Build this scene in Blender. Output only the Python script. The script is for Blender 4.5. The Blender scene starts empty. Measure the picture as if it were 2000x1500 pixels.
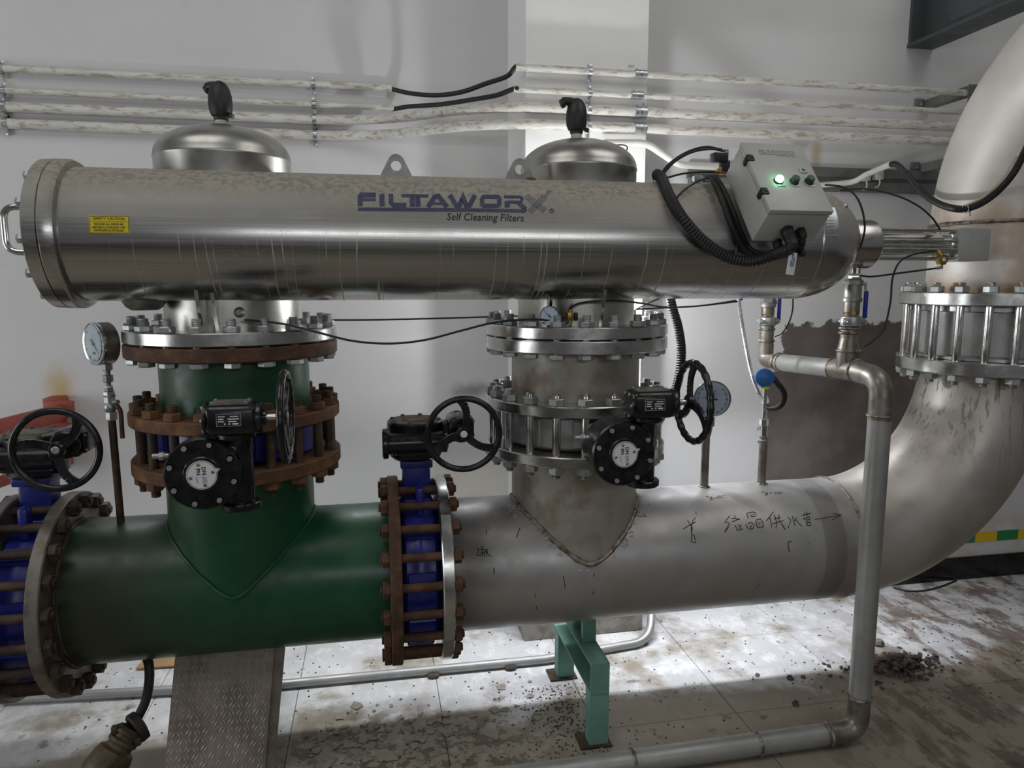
import bpy, bmesh, math, random
from mathutils import Vector, Matrix
random.seed(7)
D = bpy.data
SC = bpy.context.scene
COL = SC.collection
PI = math.pi

# ------------------------------------------------------------------ camera
F_PX = 1400.0
YAW, PITCH, CAMZ = math.radians(10.8), math.radians(7.93), 1.78
cam_data = D.cameras.new('camera')
cam_data.sensor_width = 36.0
cam_data.lens = 36.0 * F_PX / 2000.0
cam_data.clip_start = 0.05
cam = D.objects.new('camera', cam_data)
COL.objects.link(cam)
cam.location = (0, 0, CAMZ)
cam.rotation_euler = (PI / 2 - PITCH, 0, -YAW)
SC.camera = cam

# ------------------------------------------------------------------ light
SC.view_settings.view_transform = 'Standard'
SC.view_settings.look = 'None'
SC.view_settings.gamma = 1.0
SC.view_settings.use_curve_mapping = False
SC.view_settings.exposure = 0.0
world = D.worlds.new('world')
SC.world = world
world.use_nodes = True
world.node_tree.nodes['Background'].inputs[0].default_value = (0.80, 0.81, 0.83, 1)
world.node_tree.nodes['Background'].inputs[1].default_value = 0.125


def area(name, loc, target, sx, sy, power, col=(1, 1, 1), spread=180):
    l = D.lights.new(name, 'AREA')
    l.shape = 'RECTANGLE'
    l.size, l.size_y = sx, sy
    l.spread = math.radians(spread)
    l.energy = power
    l.color = col
    o = D.objects.new(name, l)
    COL.objects.link(o)
    o.location = loc
    o.rotation_euler = (Vector(target) - Vector(loc)).to_track_quat('-Z', 'Y').to_euler()
    return o


def point(name, loc, power, r, col=(1, 1, 1)):
    l = D.lights.new(name, 'POINT')
    l.energy = power
    l.shadow_soft_size = r
    l.color = col
    o = D.objects.new(name, l)
    COL.objects.link(o)
    o.location = loc
    return o


# lamps of the hall (a long one low behind the viewer, others under the roof) and the work lamp hung behind the vessel at the pillar
area('hall_lamp_rear', (0.6, -2.2, 2.40), (0.6, 2.7, 1.7), 3.4, 0.20, 22, (0.96, 0.98, 1.0))
area('roof_lamp_left', (-1.6, 1.0, 4.8), (-1.2, 2.9, 1.4), 2.6, 2.2, 33, (1, 0.99, 0.96))
area('roof_lamp_right', (2.8, 1.0, 4.8), (2.4, 2.9, 1.4), 2.6, 2.2, 33, (1, 0.98, 0.95))
area('left_fill', (-4.2, 1.6, 1.5), (-0.5, 3.3, 0.9), 2.0, 1.8, 42, (0.95, 0.97, 1.0))  # unseen area light added at the left to lift the dim left wall
# work lamps hung behind the vessel: a bare bulb at the pillar and two tubes with reflectors shining down
point('work_lamp', (1.00, 3.02, 1.80), 25, 0.03, (0.97, 0.98, 1.0))
area('work_tube_right', (1.50, 3.17, 1.66), (1.50, 3.06, 0), 2.4, 0.05, 12.5, (0.91, 0.935, 1.0), 84)
area('work_tube_left', (-0.55, 3.20, 1.66), (-0.55, 3.06, 0), 1.2, 0.05, 5.0, (0.95, 0.97, 1.0), 90)

# ------------------------------------------------------------------ helpers: picture point -> place
_W = Vector((math.sin(YAW) * math.cos(PITCH), math.cos(YAW) * math.cos(PITCH), -math.sin(PITCH)))
_R = Vector((math.cos(YAW), -math.sin(YAW), 0))
_U = _R.cross(_W)
CAM = Vector((0, 0, CAMZ))


def ray(x, y):
    return _W + _R * ((x - 1000) / F_PX) - _U * ((y - 750) / F_PX)


def at(x, y, Y):
    d = ray(x, y)
    return CAM + d * (Y / d.y)


def atz(x, y, Z):
    d = ray(x, y)
    return CAM + d * ((Z - CAMZ) / d.z)


def on_cyl(x, y, Yc, Zc, r):
    """point of a horizontal pipe (axis along X) under a picture point"""
    d = ray(x, y)
    a = d.y ** 2 + d.z ** 2
    oy, oz = -Yc, CAMZ - Zc
    b = 2 * (oy * d.y + oz * d.z)
    c = oy * oy + oz * oz - r * r
    q = max(b * b - 4 * a * c, 0.0)
    return CAM + d * ((-b - math.sqrt(q)) / (2 * a))


# ------------------------------------------------------------------ helpers: materials
class NT:
    def __init__(s, name):
        s.m = D.materials.new(name)
        s.m.use_nodes = True
        s.t = s.m.node_tree
        s.b = s.t.nodes['Principled BSDF']
        s.pos = s.t.nodes.new('ShaderNodeNewGeometry').outputs['Position']
        s._sep = None

    def n(s, k, **kw):
        x = s.t.nodes.new(k)
        for a, v in kw.items():
            setattr(x, a, v)
        return x

    def put(s, sock, v):
        if isinstance(v, bpy.types.NodeSocket):
            s.t.links.new(v, sock)
        elif isinstance(v, (tuple, list)):
            v = tuple(v)
            if len(sock.default_value) == 4 and len(v) == 3:
                v = v + (1,)
            sock.default_value = v
        else:
            sock.default_value = v

    def xyz(s):
        if s._sep is None:
            q = s.n('ShaderNodeSeparateXYZ')
            s.put(q.inputs[0], s.pos)
            s._sep = q.outputs
        return s._sep

    def math(s, op, a, b=0.0, clamp=False):
        q = s.n('ShaderNodeMath', operation=op, use_clamp=clamp)
        s.put(q.inputs[0], a)
        s.put(q.inputs[1], b)
        return q.outputs[0]

    def mix(s, f, a, b):
        q = s.n('ShaderNodeMix', data_type='RGBA')
        s.put(q.inputs[0], f)
        s.put(q.inputs[6], a)
        s.put(q.inputs[7], b)
        return q.outputs[2]

    def lerp(s, f, a, b):
        q = s.n('ShaderNodeMix', data_type='FLOAT')
        s.put(q.inputs[0], f)
        s.put(q.inputs[2], a)
        s.put(q.inputs[3], b)
        return q.outputs[0]

    def scaled(s, sx, sy, sz):
        q = s.n('ShaderNodeVectorMath', operation='MULTIPLY')
        s.put(q.inputs[0], s.pos)
        q.inputs[1].default_value = (sx, sy, sz)
        return q.outputs[0]

    def noise(s, scale, detail=4.0, rough=0.6, vec=None, dist=0.0):
        q = s.n('ShaderNodeTexNoise')
        s.put(q.inputs['Vector'], vec or s.pos)
        q.inputs['Scale'].default_value = scale
        q.inputs['Detail'].default_value = detail
        q.inputs['Roughness'].default_value = rough
        q.inputs['Distortion'].default_value = dist
        return q.outputs[0]

    def step(s, v, a, b, lo=0.0, hi=1.0):
        q = s.n('ShaderNodeMapRange', interpolation_type='SMOOTHSTEP')
        s.put(q.inputs[0], v)
        for i, x in enumerate((a, b, lo, hi)):
            s.put(q.inputs[i + 1], x)
        return q.outputs[0]

    def mul(s, *v):
        r = v[0]
        for q in v[1:]:
            r = s.math('MULTIPLY', r, q)
        return r

    def blob(s, cx, cz, rx, rz, soft=0.5, nz=6.0, amt=0.5, ax=(0, 2)):
        """irregular stain of its own shape round a centre (two world axes)"""
        o = s.xyz()
        dx = s.math('DIVIDE', s.math('SUBTRACT', o[ax[0]], cx), rx)
        dz = s.math('DIVIDE', s.math('SUBTRACT', o[ax[1]], cz), rz)
        d = s.math('SQRT', s.math('ADD', s.math('MULTIPLY', dx, dx), s.math('MULTIPLY', dz, dz)))
        w = s.math('MULTIPLY', s.math('SUBTRACT', s.noise(nz, 5), 0.5), amt * 2)
        return s.step(s.math('ADD', d, w), 1.0, 1.0 - soft)

    def bump(s, h, strength=0.3, dist=0.004):
        q = s.n('ShaderNodeBump')
        q.inputs['Strength'].default_value = strength
        q.inputs['Distance'].default_value = dist
        s.put(q.inputs['Height'], h)
        s.put(s.b.inputs['Normal'], q.outputs[0])

    def out(s, color, rough, metal=0.0):
        s.put(s.b.inputs['Base Color'], color)
        s.put(s.b.inputs['Roughness'], rough)
        s.put(s.b.inputs['Metallic'], metal)
        return s.m


def simple(name, c1, c2=None, scale=14.0, rough=0.5, metal=0.0, lo=0.4, hi=0.65, bump=0.0, bscale=60.0, rvar=0.08, coat=0.0):
    t = NT(name)
    col = c1
    nz = t.noise(scale, 5)
    if c2:
        col = t.mix(t.step(nz, lo, hi), c1, c2)
    r = t.step(t.noise(scale * 1.7, 3), 0.3, 0.7, max(rough - rvar, 0.02), min(rough + rvar, 1))
    if bump:
        t.bump(t.noise(bscale, 4), bump)
    if coat:
        t.b.inputs['Coat Weight'].default_value = coat
        t.b.inputs['Coat Roughness'].default_value = 0.12
    return t.out(col, r, metal)


def m_vessel():
    t = NT('brushed_stainless_dusty')
    o = t.xyz()
    brushed = t.noise(1.0, 3, 0.6, t.scaled(2, 160, 160))
    base = t.mix(t.step(brushed, 0.3, 0.7), (0.47, 0.465, 0.45), (0.55, 0.545, 0.53))
    # dust lying on the upper shoulder
    dn = t.noise(55, 4, 0.7)
    dust = t.mul(t.step(t.math('ADD', o[2], t.math('MULTIPLY', t.noise(7, 4), 0.14)), 2.08, 2.15), t.step(dn, 0.42, 0.56))
    film = t.step(t.math('ADD', o[2], t.math('MULTIPLY', t.noise(3, 4), 0.08)), 1.96, 2.05)
    base = t.mix(t.math('MULTIPLY', film, 0.75), base, (0.165, 0.158, 0.132))
    base = t.mix(t.math('MULTIPLY', dust, 0.85), base, (0.40, 0.36, 0.285))
    # dried drip runs on the lower half
    sl = t.math('ADD', o[0], t.math('MULTIPLY', t.noise(5, 2), 0.02))
    q = t.n('ShaderNodeCombineXYZ')
    t.put(q.inputs[0], t.math('MULTIPLY', sl, 95.0))
    t.put(q.inputs[2], t.math('MULTIPLY', o[2], 1.6))
    dr = t.step(t.noise(1.0, 1.5, 0.5, q.outputs[0]), 0.62, 0.67)
    dens = t.step(t.noise(2.2, 2, 0.5, t.scaled(1, 0, 0)), 0.36, 0.55)
    half = t.mul(t.step(o[2], 1.95, 1.86), t.step(t.noise(9, 2, 0.5, t.scaled(1, 0, 3)), 0.3, 0.5))
    drip = t.mul(dr, dens, half)
    base = t.mix(t.math('MULTIPLY', drip, 0.55), base, (0.40, 0.38, 0.34))
    smear = t.mul(t.blob(-0.39, 1.878, 0.19, 0.045, 0.6, 30, 0.6), t.step(t.noise(60, 4), 0.5, 0.62))
    base = t.mix(t.math('MULTIPLY', smear, 0.7), base, (0.66, 0.66, 0.66))
    rough = t.math('ADD', t.lerp(t.step(brushed, 0.2, 0.8), 0.20, 0.29), t.math('MULTIPLY', t.math('MAXIMUM', dust, drip), 0.35))
    rough = t.math('ADD', rough, t.math('MULTIPLY', film, 0.22))
    metal = t.math('SUBTRACT', 1.0, t.math('MULTIPLY', t.math('MAXIMUM', t.math('MULTIPLY', dust, 0.8), t.math('MAXIMUM', t.math('MULTIPLY', film, 0.8), t.math('MULTIPLY', drip, 0.8))), 1.0))
    t.bump(brushed, 0.04, 0.001)
    return t.out(base, rough, metal)


def m_pipe():
    t = NT('matt_stainless_pipe')
    o = t.xyz()
    base = t.mix(t.step(t.noise(5, 5), 0.35, 0.7), (0.41, 0.405, 0.40), (0.50, 0.49, 0.48))
    # brown dirt film, heat tint near the welds, grinding bands
    base = t.mix(t.math('MULTIPLY', t.step(t.noise(2.5, 5), 0.52, 0.7), 0.45), base, (0.30, 0.25, 0.20))
    scuff = t.step(t.noise(22, 4, 0.6, t.scaled(1, 1, 0.35)), 0.68, 0.74)
    base = t.mix(t.math('MULTIPLY', scuff, 0.55), base, (0.12, 0.115, 0.11))
    dark_end = t.math('MAXIMUM', t.blob(0.30, 0.86, 0.24, 0.26, 0.9, 6, 0.35), t.mul(t.blob(0.22, 0.62, 0.22, 0.40, 0.9, 5, 0.3), 0.75))  # header turns darker in uneven blotches beside the centre valve flange
    base = t.mix(t.math('MULTIPLY', dark_end, 0.85), base, (0.06, 0.055, 0.05))
    band = t.mul(t.step(o[0], 1.725, 1.735), t.step(o[0], 1.83, 1.82), t.step(o[2], 1.0, 0.95))
    base = t.mix(t.math('MULTIPLY', band, 0.5), base, (0.22, 0.20, 0.185))
    rough = t.step(t.noise(9, 4), 0.3, 0.7, 0.36, 0.5)
    t.bump(t.noise(90, 4), 0.05, 0.001)
    return t.out(base, rough, 0.6)


def m_tee_brown():
    t = NT('stainless_with_brown_film')
    base = t.mix(t.step(t.noise(4, 5), 0.4, 0.6), (0.36, 0.335, 0.29), (0.45, 0.43, 0.39))
    base = t.mix(t.math('MULTIPLY', t.step(t.noise(7.5, 6, 0.6), 0.47, 0.66), 0.6), base, (0.24, 0.155, 0.095))
    rough = t.step(t.noise(8, 4), 0.3, 0.7, 0.4, 0.6)
    return t.out(base, rough, 0.55)


def m_elbow():
    t = NT('stainless_elbow_dirty')
    o = t.xyz()
    base = t.mix(t.step(t.noise(3, 5), 0.35, 0.7), (0.42, 0.395, 0.36), (0.54, 0.515, 0.475))
    run = t.step(t.noise(1.0, 3, 0.6, t.scaled(62, 62, 2.2)), 0.55, 0.64)
    base = t.mix(t.mul(run, t.step(o[2], 0.90, 1.40), 0.85), base, (0.16, 0.13, 0.10))
    base = t.mix(t.math('MULTIPLY', t.step(t.noise(2, 4), 0.5, 0.7), 0.35), base, (0.33, 0.26, 0.19))
    rough = t.step(t.noise(6, 4), 0.3, 0.7, 0.38, 0.52)
    return t.out(base, rough, 0.55)


def m_riser():
    t = NT('stainless_riser_pale')
    o = t.xyz()
    base = t.mix(t.step(t.noise(3, 5), 0.35, 0.7), (0.60, 0.57, 0.52), (0.70, 0.68, 0.64))
    rust = t.mul(t.step(o[2], 2.16, 2.05), t.step(t.noise(4.5, 5), 0.42, 0.62))
    base = t.mix(t.math('MULTIPLY', rust, 0.6), base, (0.42, 0.27, 0.16))
    low = t.mul(t.step(t.math('ADD', o[2], t.math('MULTIPLY', t.noise(9, 4), 0.09)), 1.86, 1.78))
    base = t.mix(t.math('MULTIPLY', low, 0.75), base, (0.24, 0.15, 0.08))
    return t.out(base, t.step(t.noise(6, 4), 0.3, 0.7, 0.42, 0.6), 0.35)


def m_green():
    t = NT('green_pipe_paint')
    o = t.xyz()
    base = t.mix(t.step(t.noise(6, 4), 0.35, 0.7), (0.005, 0.058, 0.024), (0.008, 0.080, 0.034))
    dirt = t.mul(t.step(o[0], -0.45, -0.98), t.step(t.noise(3.0, 5), 0.24, 0.55))
    base = t.mix(t.math('MULTIPLY', dirt, 0.85), base, (0.035, 0.035, 0.020))
    sp = t.step(t.noise(80, 3), 0.73, 0.77)
    base = t.mix(t.math('MULTIPLY', sp, 0.8), base, (0.02, 0.02, 0.015))
    run = t.mul(t.step(t.noise(1, 2, 0.5, t.scaled(38, 8, 1.2)), 0.70, 0.74), t.step(o[0], -0.6, -0.75))
    base = t.mix(t.math('MULTIPLY', run, 0.5), base, (0.16, 0.17, 0.12))
    rough = t.step(t.noise(7, 4), 0.3, 0.75, 0.30, 0.52)
    t.bump(t.noise(40, 3), 0.06, 0.002)
    return t.out(base, rough, 0.0)


def m_wall():
    t = NT('white_plaster_wall')
    o = t.xyz()
    base = t.mix(t.step(t.noise(1.4, 4), 0.35, 0.7), (0.585, 0.585, 0.59), (0.625, 0.625, 0.625))
    base = t.mix(t.math('MULTIPLY', t.step(t.noise(9, 5), 0.64, 0.72), 0.25), base, (0.45, 0.44, 0.43))
    # bare cement where the paint stops behind the drain pipes
    w = t.math('MULTIPLY', t.math('SUBTRACT', t.noise(7, 6, 0.65), 0.5), 0.22)
    w2 = t.math('MULTIPLY', t.math('SUBTRACT', t.noise(16, 5, 0.65), 0.5), 0.14)
    zc = t.math('ADD', o[2], t.math('ADD', w2, t.math('MULTIPLY', w, 0.25)))
    xc = t.math('ADD', o[0], t.math('ADD', w, w2))
    edge = t.math('SUBTRACT', xc, t.step(o[2], 1.0, 1.6, 0.0, 0.12))
    cem = t.mul(t.step(edge, 2.085, 2.10), t.step(zc, 1.575, 1.56), t.step(xc, 3.30, 3.25), t.step(o[2], 0.42, 0.45))
    ccol = t.mix(t.step(t.noise(4, 4), 0.3, 0.7), (0.085, 0.068, 0.062), (0.145, 0.125, 0.115))
    base = t.mix(cem, base, ccol)
    # yellow-brown leak stains and grey smudges
    s1 = t.blob(-1.50, 1.26, 0.10, 0.17, 0.9, 7, 0.4)
    base = t.mix(t.math('MULTIPLY', s1, 0.8), base, (0.50, 0.34, 0.12))
    s2 = t.blob(2.335, 2.46, 0.05, 0.13, 0.9, 7, 0.3)
    base = t.mix(t.math('MULTIPLY', s2, 0.7), base, (0.42, 0.28, 0.13))
    s3 = t.blob(0.50, 1.215, 0.16, 0.07, 0.9, 12, 0.5)
    base = t.mix(t.math('MULTIPLY', s3, 0.75), base, (0.16, 0.155, 0.15))
    s5 = t.mul(t.step(o[2], 0.42, 0.36), t.step(t.noise(5, 5), 0.42, 0.6))
    base = t.mix(t.math('MULTIPLY', s5, 0.55), base, (0.52, 0.46, 0.36))
    s6 = t.mul(t.step(o[2], 0.9, 0.75), t.step(o[0], 0.9, 0.6), t.step(o[0], 0.1, 0.4))
    base = t.mix(t.math('MULTIPLY', s6, 0.35), base, (0.62, 0.57, 0.40))
    t.bump(t.noise(45, 5), 0.10, 0.003)
    return t.out(base, 0.75, 0.0)


def m_floor():
    t = NT('dirty_floor_tile')
    o = t.xyz()
    base = t.mix(t.step(t.noise(2.2, 4), 0.35, 0.7), (0.52, 0.52, 0.525), (0.62, 0.62, 0.62))
    # white plaster spill, brown mud film, paint scabs
    sp = t.step(t.noise(11, 6, 0.68, t.scaled(1, 0.7, 1)), 0.50, 0.60)
    base = t.mix(t.math('MULTIPLY', sp, 0.65), base, (0.74, 0.74, 0.73))
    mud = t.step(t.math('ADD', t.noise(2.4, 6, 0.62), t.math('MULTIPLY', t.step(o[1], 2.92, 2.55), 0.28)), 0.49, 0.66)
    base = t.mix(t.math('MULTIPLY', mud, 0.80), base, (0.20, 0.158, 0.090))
    red = t.mul(t.step(t.math('SUBTRACT', o[0], t.math('MULTIPLY', o[1], 0.8)), -0.5, 0.35), t.step(t.noise(6.5, 6, 0.7, t.scaled(1.3, 0.6, 1)), 0.45, 0.57))
    base = t.mix(t.math('MULTIPLY', red, 0.8), base, (0.12, 0.078, 0.062))
    speck = t.step(t.noise(85, 3, 0.6), 0.69, 0.73)
    base = t.mix(t.math('MULTIPLY', speck, 0.85), base, (0.04, 0.03, 0.025))
    dark = t.mul(t.step(t.noise(5, 6, 0.65), 0.62, 0.70))
    base = t.mix(t.math('MULTIPLY', dark, 0.7), base, (0.06, 0.045, 0.03))
    # peeled paint scabs in front of the centre valve
    zone = t.mul(t.blob(0.0, 2.50, 0.75, 0.42, 0.5, 3, 0.25, ax=(0, 1)))
    scab = t.mul(zone, t.step(t.noise(15, 6, 0.62), 0.50, 0.525))
    base = t.mix(t.math('MULTIPLY', scab, 0.75), base, (0.085, 0.062, 0.042))
    pale = t.mul(zone, t.step(t.noise(12, 5, 0.6, t.scaled(1.1, 0.8, 1)), 0.56, 0.575))
    base = t.mix(t.math('MULTIPLY', pale, 0.7), base, (0.36, 0.34, 0.27))
    t.bump(t.noise(70, 5), 0.12, 0.002)
    return t.out(base, t.step(t.noise(6, 4), 0.3, 0.7, 0.35, 0.6), 0.0)


def m_conduit():
    t = NT('white_painted_conduit_scuffed')
    base = t.mix(t.step(t.noise(6, 3), 0.3, 0.7), (0.56, 0.545, 0.50), (0.66, 0.65, 0.61))
    sc = t.mul(t.step(t.noise(1, 6, 0.7, t.scaled(14, 60, 60)), 0.50, 0.60))
    base = t.mix(t.math('MULTIPLY', sc, 0.7), base, (0.29, 0.24, 0.18))
    return t.out(base, 0.6, 0.0)


MAT = dict(
    vessel=m_vessel(), pipe=m_pipe(), teebrown=m_tee_brown(), elbow=m_elbow(), riser=m_riser(), green=m_green(),
    wall=m_wall(), floor=m_floor(), conduit=m_conduit(),
    pillar=simple('white_pillar_paint', (0.86, 0.86, 0.855), (0.90, 0.90, 0.895), 2.0, 0.7, bump=0.08, bscale=45),
    steel=simple('machined_stainless', (0.56, 0.56, 0.54), (0.48, 0.48, 0.46), 9, 0.24, 1.0, rvar=0.06),
    bright=simple('polished_stainless', (0.68, 0.68, 0.66), (0.58, 0.57, 0.55), 12, 0.2, 1.0),
    cast=simple('grey_valve_casting', (0.40, 0.40, 0.395), (0.31, 0.305, 0.295), 10, 0.5, 0.35, bump=0.1),
    dome=simple('brushed_dome', (0.46, 0.455, 0.43), (0.38, 0.37, 0.345), 8, 0.34, 0.95, rvar=0.05),
    dull=simple('dull_grey_casting', (0.30, 0.30, 0.29), (0.22, 0.21, 0.20), 10, 0.5, 0.6, bump=0.1),
    rust=simple('rusty_steel', (0.070, 0.036, 0.022), (0.130, 0.065, 0.035), 16, 0.85, 0.1, bump=0.35, bscale=120),
    rusto=simple('orange_rusty_steel', (0.090, 0.046, 0.025), (0.20, 0.095, 0.036), 9, 0.85, 0.1, bump=0.35, bscale=120),
    rustd=simple('dark_rusty_flange', (0.040, 0.026, 0.020), (0.085, 0.055, 0.040), 11, 0.7, 0.2, bump=0.3, bscale=120),
    rim=simple('worn_grey_flange_rim', (0.22, 0.20, 0.175), (0.13, 0.10, 0.075), 11, 0.5, 0.6, bump=0.2, bscale=120),
    rod=simple('dark_brown_stud', (0.045, 0.033, 0.026), (0.10, 0.058, 0.032), 20, 0.7, 0.3, bump=0.2),
    blue=simple('blue_valve_paint', (0.012, 0.016, 0.16), (0.016, 0.022, 0.22), 8, 0.35, bump=0.05),
    black=simple('black_gearbox_paint', (0.006, 0.006, 0.008), (0.014, 0.014, 0.016), 18, 0.26, bump=0.06, bscale=150, rvar=0.1),
    blackm=simple('matt_black_plastic', (0.010, 0.010, 0.011), (0.016, 0.016, 0.017), 18, 0.5),
    rubber=simple('black_rubber', (0.012, 0.012, 0.013), None, 18, 0.55),
    dustcap=simple('dusty_black_cover', (0.17, 0.155, 0.13), (0.085, 0.08, 0.07), 16, 0.8),
    browncap=simple('rusty_brown_cover', (0.17, 0.12, 0.08), (0.10, 0.075, 0.055), 18, 0.8),
    zinc=simple('zinc_plated_steel', (0.42, 0.44, 0.43), (0.34, 0.36, 0.35), 22, 0.42, 0.75),
    galv=simple('galvanised_steel', (0.52, 0.54, 0.56), (0.42, 0.44, 0.46), 26, 0.32, 0.9),
    box=simple('grey_box_paint', (0.40, 0.405, 0.39), (0.435, 0.44, 0.425), 7, 0.38, bump=0.12, bscale=420),
    white=simple('white_plate', (0.72, 0.73, 0.74), None, 9, 0.4),
    ivory=simple('white_plastic', (0.66, 0.65, 0.61), (0.58, 0.57, 0.53), 9, 0.5),
    dial=simple('pale_blue_dial', (0.52, 0.63, 0.68), None, 9, 0.35),
    dialw=simple('white_dial', (0.50, 0.58, 0.72), None, 9, 0.35),
    ink=simple('black_ink', (0.008, 0.008, 0.009), None, 9, 0.6),
    marker=simple('black_marker', (0.012, 0.012, 0.012), None, 9, 0.5),
    bluepen=simple('blue_pen', (0.10, 0.12, 0.34), None, 9, 0.6),
    logo=simple('dark_blue_logo', (0.036, 0.038, 0.095), (0.060, 0.060, 0.11), 40, 0.5),
    yellow=simple('yellow_label', (0.62, 0.50, 0.015), None, 9, 0.5),
    stripey=simple('yellow_tape', (0.72, 0.46, 0.01), None, 9, 0.5),
    stripeg=simple('green_tape', (0.02, 0.22, 0.06), None, 9, 0.5),
    brass=simple('brass', (0.42, 0.29, 0.09), (0.30, 0.20, 0.06), 20, 0.35, 0.9),
    oldbrass=simple('muddy_brass', (0.105, 0.078, 0.042), (0.055, 0.043, 0.03), 16, 0.6, 0.4, bump=0.3),
    bluelever=simple('blue_lever', (0.02, 0.035, 0.34), None, 9, 0.45),
    bluehead=simple('blue_plastic_head', (0.02, 0.13, 0.42), (0.03, 0.17, 0.50), 20, 0.4),
    lime=simple('yellow_tag', (0.62, 0.66, 0.02), None, 9, 0.5),
    teal=simple('teal_stand_paint', (0.135, 0.29, 0.235), (0.17, 0.34, 0.28), 9, 0.5, bump=0.05),
    weld=simple('weld_bead', (0.34, 0.30, 0.26), (0.12, 0.085, 0.06), 40, 0.4, 0.7, bump=0.5, bscale=160),
    heat=simple('heat_tinted_steel', (0.19, 0.17, 0.145), (0.31, 0.295, 0.265), 13, 0.42, 0.75),
    drain=simple('grey_drain_pipe', (0.33, 0.335, 0.325), (0.40, 0.40, 0.385), 6, 0.48, 0.55),
    redp=simple('red_oxide_paint', (0.30, 0.058, 0.038), (0.24, 0.048, 0.032), 9, 0.6),
    beam=simple('grey_beam_paint', (0.055, 0.062, 0.066), (0.070, 0.078, 0.082), 6, 0.5),
    strut=simple('grey_strut', (0.22, 0.225, 0.22), (0.16, 0.165, 0.16), 6, 0.5, 0.4),
    skirt=simple('black_skirting_tile', (0.007, 0.007, 0.009), None, 9, 0.18),
    grout=simple('grey_grout', (0.13, 0.12, 0.11), None, 9, 0.9),
    concrete=simple('rough_concrete', (0.36, 0.34, 0.30), (0.22, 0.20, 0.17), 14, 0.9, bump=0.4),
    plate=simple('muddy_chequer_plate', (0.27, 0.235, 0.205), (0.17, 0.145, 0.125), 7, 0.62, 0.25, bump=0.1),
    platebar=simple('worn_chequer_ridge', (0.50, 0.46, 0.42), (0.34, 0.30, 0.265), 9, 0.5, 0.3),
    card=simple('cardboard', (0.40, 0.25, 0.12), (0.34, 0.20, 0.09), 9, 0.8),
    hose=simple('brown_black_hose', (0.022, 0.016, 0.013), None, 9, 0.6),
    soil=simple('dark_soil', (0.055, 0.043, 0.036), (0.13, 0.10, 0.085), 30, 0.95, bump=0.5),
    stone=simple('grey_stone', (0.20, 0.185, 0.17), (0.11, 0.10, 0.09), 30, 0.9, bump=0.5),
    flake=simple('paint_flake', (0.30, 0.28, 0.225), (0.22, 0.20, 0.155), 20, 0.8),
    button=simple('dark_green_button', (0.018, 0.055, 0.03), None, 9, 0.35),
    silverflex=simple('silver_flex', (0.60, 0.62, 0.66), None, 9, 0.25, 1.0),
    tan=simple('pale_cable', (0.50, 0.46, 0.36), None, 9, 0.6),
    film=simple('clear_film_scrap', (0.55, 0.55, 0.56), None, 9, 0.12),
)
_g = NT('green_lamp_lens')
_g.b.inputs['Emission Color'].default_value = (0.22, 1.0, 0.42, 1)
_g.b.inputs['Emission Strength'].default_value = 12.0
MAT['lens'] = _g.out((0.1, 0.7, 0.25), 0.3)
_g = NT('clear_glass')
_g.b.inputs['Transmission Weight'].default_value = 1.0
_g.b.inputs['IOR'].default_value = 1.3
MAT['glass'] = _g.out((1, 1, 1), 0.02)

# ------------------------------------------------------------------ helpers: meshes
def frame(d):
    d = Vector(d).normalized()
    a = Vector((0, 0, 1)) if abs(d.z) < 0.9 else Vector((1, 0, 0))
    u = d.cross(a).normalized()
    return d, u, d.cross(u).normalized()


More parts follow.
